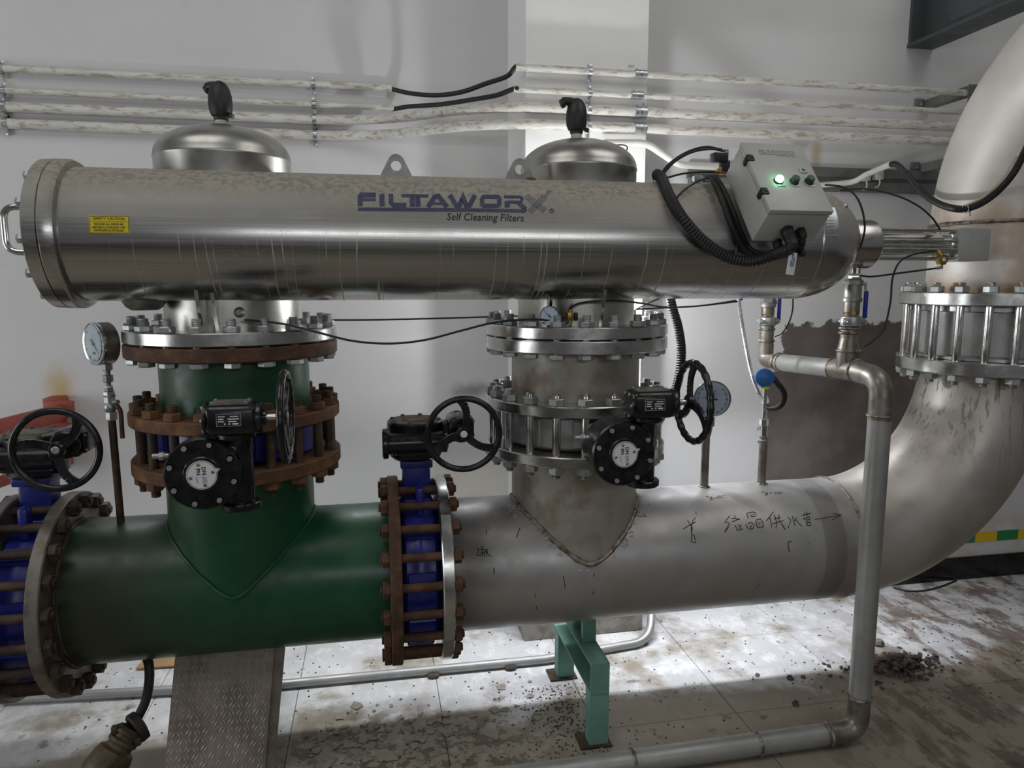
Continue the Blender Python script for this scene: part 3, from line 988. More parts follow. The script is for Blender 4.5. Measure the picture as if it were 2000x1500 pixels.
# ------------------------------------------------------------------ valves
def gearbox(parent, M, plate, m_cap):
    """worm gearbox in valve axes: x along the wheel shaft, -y out along the stem, z along the worm"""
    P = lambda mb: mb.xf(M)
    part('valve_neck', P(MB().rbox((0, -0.345, 0), (0.088, 0.17, 0.105), 0.012).rbox((0, -0.42, 0), (0.13, 0.03, 0.12), 0.006)), plate['neck'], parent)
    gb = part('gearbox', P(MB().lathe((0, -0.435, 0), (0, -1, 0), [(0, 0.085), (0.012, 0.098), (0.10, 0.098), (0.104, 0.105), (0.138, 0.105), (0.144, 0.100)], 48)
                           .rbox((0.05, -0.505, 0.0), (0.10, 0.09, 0.16), 0.012)
                           .cyl((0.088, -0.51, -0.112), (0.088, -0.51, 0.11), 0.040, 28)
                           .cyl((0.088, -0.51, -0.124), (0.088, -0.51, -0.102), 0.056, 28, 0.004)
                           .cyl((0.088, -0.535, 0.095), (0.088, -0.535, 0.114), 0.056, 28, 0.004)), 'black', parent)
    part('gearbox_cover', P(MB().lathe((0, -0.579, 0), (0, -1, 0), [(0, 0.052), (0.003, 0.052), (0.006, 0.049)], 40)), m_cap if plate.get('cap') else 'black', gb)
    if plate.get('cap'):
        part('cover_plate', P(MB().lathe((0, -0.5775, 0), (0, -1, 0), [(0, 0.099), (0.003, 0.097)], 40)), 'dustcap', gb)
    for k in range(8):
        a = PI / 8 + k * PI / 4 + 0.12
        c = Vector((0.088 * math.cos(a), -0.577, 0.088 * math.sin(a)))
        part('cover_bolt', P(MB().hexa(c, c + Vector((0, -0.010, 0)), 0.0085, 0.002).cyl(c + Vector((0, 0.001, 0)), c + Vector((0, -0.002, 0)), 0.0105, 12)), 'zinc' if not plate.get('cap') else m_cap, gb)
    c = Vector((-0.10, -0.52, 0.045))
    part('stop_screw', P(MB().cyl(c, c + Vector((-0.045, 0, 0)), 0.008, 12).hexa(c + Vector((-0.012, 0, 0)), c + Vector((-0.027, 0, 0)), 0.0125, 0.002)), 'zinc', gb)
    # reducer on top of the worm
    part('reducer', P(MB().rbox((0.088, -0.565, 0.157), (0.145, 0.092, 0.088), 0.022, seg=4)
                      .cyl((0.012, -0.565, 0.157), (0.024, -0.565, 0.157), 0.047, 28, 0.003)
                      .cyl((0.152, -0.565, 0.157), (0.170, -0.565, 0.157), 0.045, 28, 0.004)
                      .cyl((0.17, -0.565, 0.157), (0.18, -0.565, 0.157), 0.022, 20)), 'black', gb)
    part('reducer_lid', P(MB().rbox((0.085, -0.565, 0.2025), (0.105, 0.07, 0.008), 0.003)), 'dustcap' if not plate.get('cap') else 'black', gb)
    for sx in (0.04, 0.13):
        for sy in (-0.59, -0.54):
            part('lid_screw', P(MB().cyl((sx, sy, 0.206), (sx, sy, 0.2095), 0.005, 8)), 'zinc', gb)
    for k in range(6):
        a = k * PI / 3
        c = Vector((0.008, -0.565 + 0.038 * math.cos(a), 0.157 + 0.038 * math.sin(a)))
        part('end_bolt', P(MB().hexa(c, c + Vector((0.008, 0, 0)), 0.006)), 'zinc', gb)
    # name plate: dark with pale print
    y = -0.6118
    np_ = part('name_plate', P(MB().box((0.085, y, 0.160), (0.066, 0.0016, 0.036))), 'galv', gb)
    mb = MB().box((0.085, y - 0.001, 0.160), (0.062, 0.001, 0.032))
    part('name_plate_field', P(mb), 'ink', gb)
    mb = MB()
    for (a, b, w, h) in ((-0.018, 0.010, 0.018, 0.0025), (0.015, 0.010, 0.022, 0.0025), (-0.02, 0.003, 0.014, 0.003), (0.013, 0.003, 0.03, 0.003),
                         (-0.02, -0.004, 0.016, 0.0025), (0.010, -0.004, 0.022, 0.0025), (-0.010, -0.011, 0.004, 0.004), (0.002, -0.011, 0.004, 0.004), (0.018, -0.011, 0.016, 0.004)):
        mb.box((0.085 + a, y - 0.0018, 0.160 + b), (w, 0.0008, h))
    part('name_plate_print', P(mb), 'white', gb)
    if not plate.get('cap'):
        # white position plate with a pointer nib, DN / PN print turned sideways
        n = 40
        pts = []
        for i in range(n):
            a = 2 * PI * i / n
            q = 0.042
            d_ = abs((a - 0.30 + PI) % (2 * PI) - PI)
            if d_ < 0.16:
                q = 0.042 + 0.012 * (1 - d_ / 0.16)
            pts.append((q * math.cos(a), q * math.sin(a)))
        part('position_plate', P(MB().prism([Vector((a, -0.5852, b)) for a, b in pts], (0, -0.0014, 0))), 'white', gb)
        mb = MB()
        mb.tube([Vector((a * 0.94, -0.5868, b * 0.94)) for a, b in pts], 0.0006, 4, closed=True)
        tilt = 0.10
        uu = Vector((math.sin(tilt), 0, -math.cos(tilt)))
        vv = Vector((math.cos(tilt), 0, math.sin(tilt)))
        text_on(mb, 'DN', 0.0155, Vector((0.006, -0.5871, 0.012)), uu, vv, bold=0.0004)
        text_on(mb, 'PN', 0.0155, Vector((-0.0095, -0.5871, 0.010)), uu, vv, bold=0.0004)
        o_ = Vector((-0.0135, -0.5871, -0.012))
        mb.tube([o_ + uu * -0.008, o_ + uu * 0.011], 0.0005, 4)
        part('plate_print', P(mb), 'ink', gb)
        mb = MB()
        text_on(mb, '500', 0.0125, Vector((0.0085, -0.5871, -0.0135)), uu, vv)
        o_ = Vector((0.0025, -0.5871, -0.0135))
        mb.tube([o_ + uu * -0.011, o_ + uu * 0.012], 0.0005, 4)
        part('plate_handwriting', P(mb), 'bluepen', gb)
        for k in range(4):
            a = 0.25 + k * PI / 2
            c = Vector((0.031 * math.cos(a), -0.586, 0.031 * math.sin(a)))
            part('plate_screw', P(MB().lathe(c, (0, -1, 0), [(0, 0.0052), (0.002, 0.0045), (0.003, 0.001)], 12)), 'brass', gb)
    # hand wheel
    c = Vector((0.232, -0.565, 0.157))
    hub_ax = Vector((1, 0, 0))
    R = 0.126
    n = 96
    pts = [c + Vector((0, math.cos(2 * PI * i / n), math.sin(2 * PI * i / n))) * R for i in range(n)]
    mb = MB().tube(pts, 0.011, 12, closed=True, rf=lambda i: 0.0112 + plate.get('wavy', 0.0) * math.cos(2 * PI * i / n * 22))
    wh = part('handwheel', P(mb), 'black', parent)
    part('shaft', P(MB().cyl((0.178, -0.565, 0.157), (0.222, -0.565, 0.157), 0.010, 16)), 'bright', wh)
    part('hub', P(MB().lathe((0.208, -0.565, 0.157), (1, 0, 0), [(0, 0.018), (0.004, 0.024), (0.022, 0.024), (0.028, 0.019)], 24)), 'black', wh)
    part('hub_cap', P(MB().lathe((0.235, -0.565, 0.157), (1, 0, 0), [(0, 0.0125), (0.003, 0.0125), (0.005, 0.010)], 20)), 'white' if plate.get('hubcap') else 'zinc', wh)
    for k in range(3):
        a0 = plate.get('spoke', 0.9) + k * 2 * PI / 3
        sp = []
        for i in range(9):
            f = i / 8
            rr = 0.018 + (R - 0.022) * f
            a = a0 + 0.34 * f * f
            sp.append(c + Vector((-0.008 * (1 - f), math.cos(a) * rr, math.sin(a) * rr)))
        mb = MB()
        for i in range(8):
            p, q = sp[i], sp[i + 1]
            t_ = (q - p).normalized()
            w = hub_ax.cross(t_).normalized()
            h0, h1 = 0.0125 + 0.003 * abs(i / 8 - 0.5), 0.0125 + 0.003 * abs((i + 1) / 8 - 0.5)
            d0 = Vector((0.005, 0, 0))
            vs = [p + w * h0 - d0, p - w * h0 - d0, p - w * h0 + d0, p + w * h0 + d0, q + w * h1 - d0, q - w * h1 - d0, q - w * h1 + d0, q + w * h1 + d0]
            mb.add(vs, [(0, 1, 5, 4), (1, 2, 6, 5), (2, 3, 7, 6), (3, 0, 4, 7), (0, 3, 2, 1), (4, 5, 6, 7)])
        part('spoke', P(mb), 'black', wh)


def body_ring(lo, hi, seed=0, r=0.285):
    """wafer valve body: disc with ribs, axis z"""
    L = hi - lo
    mb = MB().lathe((0, 0, lo), (0, 0, 1), [(0, r - 0.045), (0.006, r - 0.02), (0.018, r - 0.006), (L * 0.36, r - 0.004), (L * 0.42, r), (L * 0.58, r), (L * 0.64, r - 0.004), (L - 0.018, r - 0.006), (L - 0.006, r - 0.02), (L, r - 0.045)], 64)
    for k in range(10):
        a = k * 2 * PI / 10 + 0.12
        Mz = Matrix.Rotation(a, 3, 'Z')
        mb.rbox(Mz @ Vector((r - 0.004, 0, (lo + hi) / 2)), (0.016, 0.06, L * 0.72), 0.004, Mz, seg=1)
    return mb


# left-riser butterfly valve (stem towards the room)
def valve_vertical(name, label, x, lo, hi, mbody, plate, fl, m_stud, nutm, r=0.285, over=0.05):
    t = thing(name, label, 'valve', (x, Y0, lo), 'geared butterfly valves')
    b = body_ring(lo, hi, r=r)
    b.xf(Matrix.Translation((x, Y0, 0)))
    part('valve_body', b, mbody, t)
    gearbox(t, Matrix.Translation((x, Y0, (lo + hi) / 2)), plate, None)
    bolt_circle(t, (x, Y0, 0), (0, 0, 1), 0.322, 20, fl[0], fl[1], (over, over), 0.0155, m_stud, 0.029, 0.026, mn=nutm)
    return t


valve_vertical('butterfly_valve', 'black geared butterfly valve with blue body on the green left riser', XL, 1.183, 1.308, 'blue', dict(neck='blue', spoke=0.5, wavy=0.0007), (1.138, 1.350), 'rod', 'rusto')
valve_vertical('butterfly_valve', 'black geared butterfly valve with bright steel body on the right riser', XR, 1.179, 1.318, 'cast', dict(neck='cast', spoke=1.3, wavy=0.0012), (1.139, 1.359), 'bright', 'zinc', over=0.042)

# header valves (stem upwards, wheel facing the room)
MH = Matrix(((0, 0, 1, 0), (-1, 0, 0, 0), (0, -1, 0, 0), (0, 0, 0, 1)))


def valve_horizontal(name, label, lo, hi, fl, plate, only=None, cap='browncap', mst='rust'):
    xc = (lo + hi) / 2
    t = thing(name, label, 'valve', (xc, Y0, ZP - 0.285), 'geared butterfly valves')
    b = body_ring(lo - xc, hi - xc)
    b.xf(Matrix.Translation((xc, Y0, ZP)) @ Matrix.Rotation(PI / 2, 4, 'Y'))
    part('valve_body', b, 'blue', t)
    gearbox(t, Matrix.Translation((xc, Y0, ZP)) @ MH, plate, cap)
    part('lifting_eye', MB().rbox((xc + 0.005, Y0 - 0.13, ZP + 0.30), (0.030, 0.05, 0.11), 0.01), 'blue', t)
    bolt_circle(t, (0, Y0, ZP), (1, 0, 0), 0.322, 20, fl[0], fl[1], (0.034, 0.034), 0.0155, mst, 0.029, 0.026, only=only)
    return t


valve_horizontal('butterfly_valve', 'blue butterfly valve with black handwheel joining green and steel headers', 0.07, 0.208, (0.029, 0.251), dict(neck='blue', cap=True, hubcap=True, spoke=2.9))
valve_horizontal('butterfly_valve', 'blue butterfly valve with black handwheel cut off by the left edge', -1.23, -1.092, (-1.272, -1.05), dict(neck='blue', cap=True, spoke=2.2), cap='dustcap', mst='rustd')
t = thing('end_flange_pipe', 'worn flange and pipe end left of the leftmost blue valve', 'pipe', (-1.35, Y0, ZP - FR))
hflange('flange', t, -1.272, -1.23, 'rim')
part('pipe', hpipe(-2.2, -1.27), 'rustd', t)

# wafer check valve in the right-hand riser: smooth grey disc body held by long bright studs
t = thing('wafer_check_valve', 'grey cast wafer valve caged by long bright studs, right riser', 'valve', (XE, Y0, 1.465))
part('valve_body', MB().lathe((XE, Y0, 1.465), (0, 0, 1), [(0, 0.262), (0.02, 0.262), (0.022, 0.272), (0.20, 0.272), (0.203, 0.262), (0.228, 0.262)], 64), 'cast', t)
part('body_rim', MB().ring((XE, Y0, 1.467), (XE, Y0, 1.480), 0.292, 0.26, 64).ring((XE, Y0, 1.668), (XE, Y0, 1.690), 0.286, 0.26, 64), 'zinc', t)
bolt_circle(t, (XE, Y0, 0), (0, 0, 1), 0.322, 20, 1.410, 1.746, (0.042, 0.042), 0.0155, 'bright', 0.029, 0.026, mn='zinc')

# ------------------------------------------------------------------ the filter vessel
v = thing('filter_vessel', 'long horizontal stainless filter vessel with blue logo, spanning both risers', 'filter', (0.3, YV, ZV - RV))
part('shell', MB().cyl((-0.894, YV, ZV), (1.545, YV, ZV), RV, 96), 'vessel', v)
part('seam_ring', MB().lathe((1.541, YV, ZV), (1, 0, 0), [(0, RV), (0.003, RV + 0.002), (0.013, RV + 0.002), (0.016, RV)], 96), 'vessel', v)
head = [(0, RV)]
for k in range(1, 13):
    a = k / 12 * 1.12
    head.append((0.219 * math.sin(a) / math.sin(1.12), 0.089 + (RV - 0.089) * (math.cos(a) - math.cos(1.12)) / (1 - math.cos(1.12))))
part('domed_head', MB().lathe((1.553, YV, ZV), (1, 0, 0), head, 96), 'vessel', v)
part('head_boss', MB().lathe((1.764, YV, ZV), (1, 0, 0), [(0, 0.089), (0.01, 0.092), (0.102, 0.092), (0.110, 0.086)], 56), 'steel', v)
part('head_plug', MB().sphere((1.676, YV - 0.12, ZV + 0.126), 0.012), 'steel', v)
part('end_flange', MB().lathe((-0.931, YV, ZV), (1, 0, 0), [(0, 0.226), (0.002, 0.228), (0.030, 0.228), (0.041, 0.222), (0.046, RV)], 96), 'vessel', v)
part('end_cover', MB().lathe((-0.974, YV, ZV), (1, 0, 0), [(0, 0.220), (0.004, 0.226), (0.0405, 0.228), (0.042, 0.225)], 96), 'vessel', v)
part('end_boss', MB().lathe((-1.010, YV, ZV - 0.005), (1, 0, 0), [(0, 0.079), (0.006, 0.084), (0.037, 0.084)], 48), 'bright', v)
for k in range(12):
    a = k * PI / 6 + 0.12
    c = Vector((-0.992, YV + 0.200 * math.cos(a), ZV + 0.200 * math.sin(a)))
    part('cover_bolt', MB().hexa(c, c + Vector((0.020, 0, 0)), 0.015, 0.002), 'zinc', v)
hp = round_path([(-0.977, YV - 0.10, ZV + 0.074), (-1.066, YV - 0.10, ZV + 0.074), (-1.066, YV - 0.10, ZV - 0.058), (-0.977, YV - 0.10, ZV - 0.058)], 0.037, 8)
part('handle', MB().tube(hp, 0.0098, 16), 'bright', v)
# lifting lugs
for xc in (0.083, 0.504):
    mb = MB()
    outer = [(-0.060, -0.01), (0.060, -0.01), (0.052, 0.010)]
    outer += [(0.030 * math.cos(a), 0.046 + 0.030 * math.sin(a)) for a in [math.radians(q) for q in range(20, 161, 14)]]
    outer += [(-0.052, 0.010)]
    hole = [(0.0185 * math.cos(2 * PI * i / 24), 0.036 + 0.0185 * math.sin(2 * PI * i / 24)) for i in range(24)]
    no, nh = len(outer), len(hole)
    bm = bmesh.new()
    ov = [bm.verts.new((x, 0, z)) for x, z in outer]
    hv = [bm.verts.new((x, 0, z)) for x, z in hole]
    eds = [bm.edges.new((ov[i], ov[(i + 1) % no])) for i in range(no)] + [bm.edges.new((hv[i], hv[(i + 1) % nh])) for i in range(nh)]
    bmesh.ops.triangle_fill(bm, use_beauty=True, edges=eds)
    r_ = bmesh.ops.extrude_face_region(bm, geom=list(bm.faces))
    for q in r_['geom']:
        if isinstance(q, bmesh.types.BMVert):
            q.co.y += 0.012
    bm.verts.index_update()
    mb.add([q.co * 0.931 + Vector((xc, YV - 0.006, ZV + RV)) for q in bm.verts], [tuple(w.index for w in f.verts) for f in bm.faces])
    bm.free()
    part('lifting_lug', mb, 'dull', v)
part('lug_rust', MB().sphere((0.535, YV - 0.04, ZV + RV - 0.005), 0.018, sc=(1, 1.1, 0.5)), 'rusto', v)
# domed chambers above and nozzles with flanges below
for k, (xc, z0, z1, r) in enumerate(((XL, 1.586, 1.630, 0.354), (XR, 1.591, 1.633, 0.349))):
    rd = 0.221 if k == 0 else 0.216
    prof = [(0, rd), (0.258, rd), (0.262, rd + 0.002), (0.268, rd + 0.002), (0.272, rd)]
    for q in range(1, 15):
        a = q / 14 * PI / 2
        prof.append((0.272 + 0.108 * math.sin(a), max(rd * math.cos(a), 0.004)))
    part('domed_chamber', MB().lathe((xc - (0.004 if k == 0 else -0.004), Y0, 1.935), (0, 0, 1), prof, 80), 'dome', v, 'polished domed chamber top')
    nz = part('nozzle', MB().cyl((xc, Y0, z1 - 0.01), (xc, Y0, 1.94), 0.222, 72), 'dome', v)
    part('nozzle_flange', MB().lathe((xc, Y0, z0), (0, 0, 1), [(0, r - 0.004), (0.004, r), (z1 - z0 - 0.004, r), (z1 - z0, r - 0.004)], 72), 'steel', nz)
    # gusset plates between the flange and the vessel belly
    for gx, y1 in (((-0.545, 0.262), (-0.505, 0.235)) if k == 0 else ((0.772, 0.262), (0.60, 0.20))):
        za = ZV - math.sqrt(RV ** 2 - (Y0 - y1 + 0.075 - YV) ** 2) if abs(Y0 - y1 + 0.075 - YV) < RV else ZV - RV
        poly = [Vector((gx, Y0 - 0.20, z1)), Vector((gx, Y0 - y1, z1)), Vector((gx, Y0 - y1 - 0.030, z1 + 0.06)), Vector((gx, Y0 - y1 - 0.055, ZV - 0.17)), Vector((gx, YV - 0.02, ZV - 0.19)), Vector((gx, Y0 - 0.20, ZV - 0.19))]
        part('gusset', MB().prism(poly, (0.011, 0, 0)), 'steel', v)
part('belly_pad', MB().lathe((-0.735, YV + 0.03, ZV - RV - 0.030), (0, 0, 1), [(0, 0.040), (0.011, 0.056), (0.05, 0.080)], 40), 'heat', v)
part('tube_fitting', MB().lathe((-0.43, Y0 - 0.222, 1.690), (0, -1, 0), [(0, 0.017), (0.008, 0.017), (0.016, 0.011), (0.03, 0.009)], 20), 'dull', v)

# logo: strokes read off the photograph and laid on the shell
def on_shell(x, y, lift=0.0009):
    return on_cyl(x, y, YV, ZV, RV + lift)


def band(mb, pts, w, sc=4.762, ox=680, oy=360, lift=0.0009):
    """thick stroke in zoomed picture units, mitred, mapped on the shell"""
    P = [Vector((x, y)) for x, y in pts]
    dense = []
    for a, b in zip(P, P[1:]):
        k = max(1, int((b - a).length / 25))
        dense += [a.lerp(b, i / k) for i in range(k)]
    dense.append(P[-1])
    L, Rr = [], []
    for i, p in enumerate(dense):
        d1 = (p - dense[i - 1]).normalized() if i else None
        d2 = (dense[i + 1] - p).normalized() if i < len(dense) - 1 else None
        d1 = d1 or d2
        d2 = d2 or d1
        t_ = (d1 + d2)
        t_ = t_.normalized() if t_.length > 1e-6 else d1
        nrm = Vector((-t_.y, t_.x))
        m_ = w / 2 / max(0.45, abs(nrm.dot(Vector((-d1.y, d1.x)))))
        L.append(p + nrm * m_)
        Rr.append(p - nrm * m_)
    vs, fs = [], []
    for a, b in zip(L, Rr):
        vs += [on_shell(ox + a.x / sc, oy + a.y / sc, lift), on_shell(ox + b.x / sc, oy + b.y / sc, lift)]
    for i in range(len(L) - 1):
        fs.append((2 * i, 2 * i + 1, 2 * i + 3, 2 * i + 2))
    mb.add(vs, fs)


mb = MB()
band(mb, [(112, 200), (112, 112), (124, 98), (258, 98)], 46)
band(mb, [(130, 142), (255, 142)], 28)
band(mb, [(313, 88), (316, 204)], 48)
band(mb, [(398, 88), (398, 170), (420, 192), (540, 193)], 41)
band(mb, [(497, 105), (620, 105)], 28)
band(mb, [(592, 95), (600, 207)], 46)
band(mb, [(625, 106), (745, 107)], 28)
band(mb, [(645, 96), (652, 208)], 46)
band(mb, [(742, 210), (805, 116), (840, 108), (920, 212)], 43)
band(mb, [(770, 178), (895, 180)], 24)
band(mb, [(945, 98), (1005, 196), (1035, 196), (1068, 120), (1098, 196), (1130, 196), (1180, 100)], 43)
band(mb, [(1245, 130), (1262, 114), (1392, 116), (1406, 130), (1406, 186), (1392, 199), (1262, 199), (1245, 186), (1245, 128)], 39)
band(mb, [(1450, 115), (1600, 117), (1618, 130), (1610, 158), (1595, 166), (1478, 164)], 26)
band(mb, [(1478, 155), (1480, 214)], 48)
band(mb, [(1580, 165), (1642, 222), (1640, 240), (1615, 246)], 41)
band(mb, [(92, 230), (900, 236), (1640, 246)], 31)
part('logo', mb, 'logo', v, 'dark blue maker lettering')
mb = MB()
for (x0, y0, x1, y1) in ((1660, 112, 1835, 250), (1875, 60, 1690, 255)):
    L_ = math.hypot(x1 - x0, y1 - y0)
    ux, uy = (x1 - x0) / L_, (y1 - y0) / L_
    k = int(L_ / 19)
    for i in range(k + 1):
        for j in (-1.5, -0.5, 0.5, 1.5):
            f = i / k
            if y0 < 100 and f < 0.25 and abs(j) > 1:
                continue
            px, py = x0 + ux * i * 19 - uy * j * 15, y0 + uy * i * 19 + ux * j * 15
            c = [on_shell(680 + (px + dx) / 4.762, 360 + (py + dy) / 4.762) for dx, dy in ((-6.5, 0), (0, -6.5), (6.5, 0), (0, 6.5))]
            mb.add(c, [(0, 1, 2, 3)])
part('logo_dots', mb, 'logo', v, 'dotted blue letter X', kind='stuff')
mb = MB()


def shell_text(mb, body, size, cx, cy, **kw):
    """lettering wrapped on the shell; size in metres; centre given as a picture point"""
    c = on_shell(cx, cy, 0)
    a0 = math.atan2(c.z - ZV, c.y - YV)
    vs, fs = text2d(body, size, **kw)
    rr = RV + 0.0014
    mb.add([Vector((c.x + x, YV + rr * math.cos(a0 - y / RV), ZV + rr * math.sin(a0 - y / RV))) for x, y in vs], fs)


shell_text(mb, 'Self Cleaning Filters', 0.034, 948, 425, shear=0.18, xs=0.92)
part('logo_subtitle', mb, 'ink', v)
mb = MB()
shell_text(mb, 'R', 0.010, 1077.5, 411.5)
cc = on_shell(1077.5, 411.5, 0.001)
mb.torus(cc, (cc - Vector((cc.x, YV, ZV))), 0.0070, 0.0007, 24, 5)
part('trademark_ring', mb, 'ink', v)


# yellow caution label
def shell_patch(x0, x1, y0, y1, lift, n=8):
    a = on_shell((x0 + x1) / 2, y0, 0)
    b = on_shell((x0 + x1) / 2, y1, 0)
    xa, xb = on_shell(x0, (y0 + y1) / 2, 0).x, on_shell(x1, (y0 + y1) / 2, 0).x
    t0, t1 = math.atan2(a.z - ZV, a.y - YV), math.atan2(b.z - ZV, b.y - YV)
    if t0 < 0:
        t0 += 2 * PI
    if t1 < 0:
        t1 += 2 * PI
    vs, fs = [], []
    for rr in (RV + lift, RV):
        for i in range(n + 1):
            t_ = t0 + (t1 - t0) * i / n
            vs += [Vector((x, YV + rr * math.cos(t_), ZV + rr * math.sin(t_))) for x in (xa, xb)]
    m_ = 2 * (n + 1)
    for i in range(n):
        fs.append((2 * i, 2 * i + 1, 2 * i + 3, 2 * i + 2))
        fs.append((2 * i, 2 * i + 2, m_ + 2 * i + 2, m_ + 2 * i))
        fs.append((2 * i + 1, m_ + 2 * i + 1, m_ + 2 * i + 3, 2 * i + 3))
    return MB().add(vs, fs), (xa, xb, t0, t1)


mb, (xa, xb, t0, t1) = shell_patch(174, 252, 421, 456, 0.0010)
lab = part('caution_label', mb, 'yellow', v, 'yellow safety caution sticker')
mb = MB()
for body, size, py in (('SAFETY CAUTION', 0.0110, 427.5), ('RELEASE ALL PRESSURE', 0.0080, 438.3), ('BEFORE LOOSENING OFF', 0.0080, 444.5), ('FASTENERS & FITTINGS', 0.0080, 450.5)):
    shell_text(mb, body, size, 213, py, bold=0.00015 if size < 0.012 else 0.0003, xs=0.95)
for yy, x0, x1 in ((433.0, 180, 247),):
    mb.tube([on_shell(x0 + (x1 - x0) * i / 6, yy, 0.0012) for i in range(7)], 0.0005, 4)
mb.tube([on_shell(x, y, 0.0012) for x, y in ((175.5, 422.2), (213, 422.2), (250.5, 422.2), (250.7, 432), (250.9, 445), (250.9, 455), (213, 455), (176, 455), (175.5, 445), (175.5, 432))], 0.0006, 4, closed=True)
part('caution_print', mb, 'ink', lab)

# maker's silver plate behind the box
mb, _ = shell_patch(1598, 1637, 405, 462, 0.0010)
pl = part('spec_plate', mb, 'galv', v, 'thin silver specification plate')
mb = MB()
for yy in (413, 424, 430, 436, 442, 450, 455):
    mb.tube([on_shell(1603 + i * 5.2, yy, 0.0013) for i in range(6)], 0.0005, 4)
part('spec_print', mb, 'ink', pl)

# the stroke cylinder at the right end
c = thing('stroke_cylinder', 'stainless tie-rod stroke cylinder sticking out of the vessel right end', 'cylinder', (2.05, YV, ZV - 0.07))
part('barrel', MB().cyl((1.872, YV, ZV), (2.208, YV, ZV), 0.042, 40), 'bright', c)
for (dy, dz) in ((-0.046, 0.053), (-0.046, -0.053), (0.046, 0.053), (0.046, -0.053), (-0.060, 0.012), (-0.060, -0.020)):
    part('tie_rod', MB().cyl((1.87, YV + dy, ZV + dz), (2.212, YV + dy, ZV + dz), 0.006, 14), 'bright', c)
part('end_collar', MB().lathe((2.192, YV, ZV), (1, 0, 0), [(0, 0.058), (0.006, 0.062), (0.024, 0.062)], 40), 'steel', c)
part('end_block', MB().rbox((2.285, YV - 0.005, ZV), (0.14, 0.126, 0.126), 0.006), 'box', c)

# ------------------------------------------------------------------ air release valves on the domes
def air_valve(xc, z0, spout, label):
    t = thing('air_release_valve', label, 'valve', (xc, Y0, z0), 'air release valves on the domes')
    part('threaded_base', MB().lathe((xc, Y0, z0), (0, 0, 1), [(0, 0.021)] + [(0.003 + 0.002 * i, 0.021 if i % 2 else 0.0185) for i in range(8)] + [(0.022, 0.019)], 24), 'ivory', t)
    zb = z0 + 0.022
    part('body', MB().lathe((xc, Y0, zb), (0, 0, 1), [(0, 0.023), (0.010, 0.0245), (0.014, 0.031), (0.03, 0.0375), (0.055, 0.0395), (0.080, 0.038), (0.102, 0.0325), (0.118, 0.0235), (0.127, 0.011), (0.129, 0.001)], 32), 'blackm', t)
    d = Vector(spout).normalized()
    top = Vector((xc, Y0, zb + 0.108))
    pts = [top, top + d * 0.02 + Vector((0, 0, 0.004)), top + d * 0.04 + Vector((0, 0, 0.003)), top + d * 0.055]
    part('spout', MB().tube(smooth_path(pts, 4), 0.0155, 16), 'blackm', t)
    e = top + d * 0.050 + Vector((0, 0, -0.004))
    part('spout_lip', MB().cyl(e, e + d * 0.010 + Vector((0, 0, -0.006)), 0.0165, 16), 'blackm', t)
    k = Vector((xc + 0.030, Y0 - 0.012, zb + 0.016))
    part('drain_plug', MB().cyl(k, k + Vector((0.012, -0.006, -0.006)), 0.008, 12), 'blackm', t)
    return t


air_valve(-0.497, 2.311, (-0.75, 0.55, 0.1), 'black plastic air release valve on the left dome')
air_valve(0.757, 2.313, (-1, 0.1, 0.12), 'black plastic air release valve on the right dome before the pillar')

# ------------------------------------------------------------------ control box on the vessel shoulder
BX0, BW, BH, BD = 1.210, 0.220, 0.3165, 0.140
sdir = Vector((0, -0.649, -0.761)).normalized()
ndir = Vector((0, -0.761, 0.649)).normalized()
TLc = Vector((BX0, 2.285, 2.248))


def bp(a, b, n=0.0):
    """box door coordinates: a along the door's width, b down the door, n out of the door"""
    return TLc + Vector((a, 0, 0)) + sdir * b + ndir * n


def on_door(px, py):
    d = ray(px, py)
    k = (TLc - CAM).dot(ndir) / d.dot(ndir)
    q = CAM + d * k - TLc
    return q.x, q.dot(sdir)


BM = Matrix((Vector((1, 0, 0)), sdir, ndir)).transposed()
cb = thing('control_box', 'tilted grey control box with a lit green lamp on the vessel', 'control box', bp(BW / 2, BH, -BD))
part('enclosure', MB().rbox(bp(BW / 2, BH / 2, -BD / 2 - 0.010), (BW - 0.004, BH - 0.004, BD - 0.022), 0.004, BM), 'box', cb)
dr = part('door', MB().rbox(bp(BW / 2, BH / 2, -0.009), (BW, BH, 0.018), 0.003, BM), 'box', cb)
part('door_gasket', MB().box(bp(BW / 2, BH / 2, -0.0195), (BW - 0.012, BH - 0.012, 0.004), BM), 'rubber', cb)
part('mounting_bracket', MB().box(bp(BW / 2, BH * 0.35, -BD - 0.012), (0.05, 0.2, 0.03), BM).box(bp(BW / 2, BH * 0.7, -BD - 0.012), (0.16, 0.03, 0.03), BM), 'dull', cb)
for px, py in ((1464, 309), (1498, 374)):
    a, b = on_door(px, py)
    part('door_latch', MB().rbox(bp(0.008, b, 0.001), (0.024, 0.026, 0.009), 0.002, BM).box(bp(0.010, b, 0.006), (0.010, 0.012, 0.004), BM).rbox(bp(-0.003, b, -0.014), (0.006, 0.018, 0.026), 0.002, BM), 'blackm', dr)
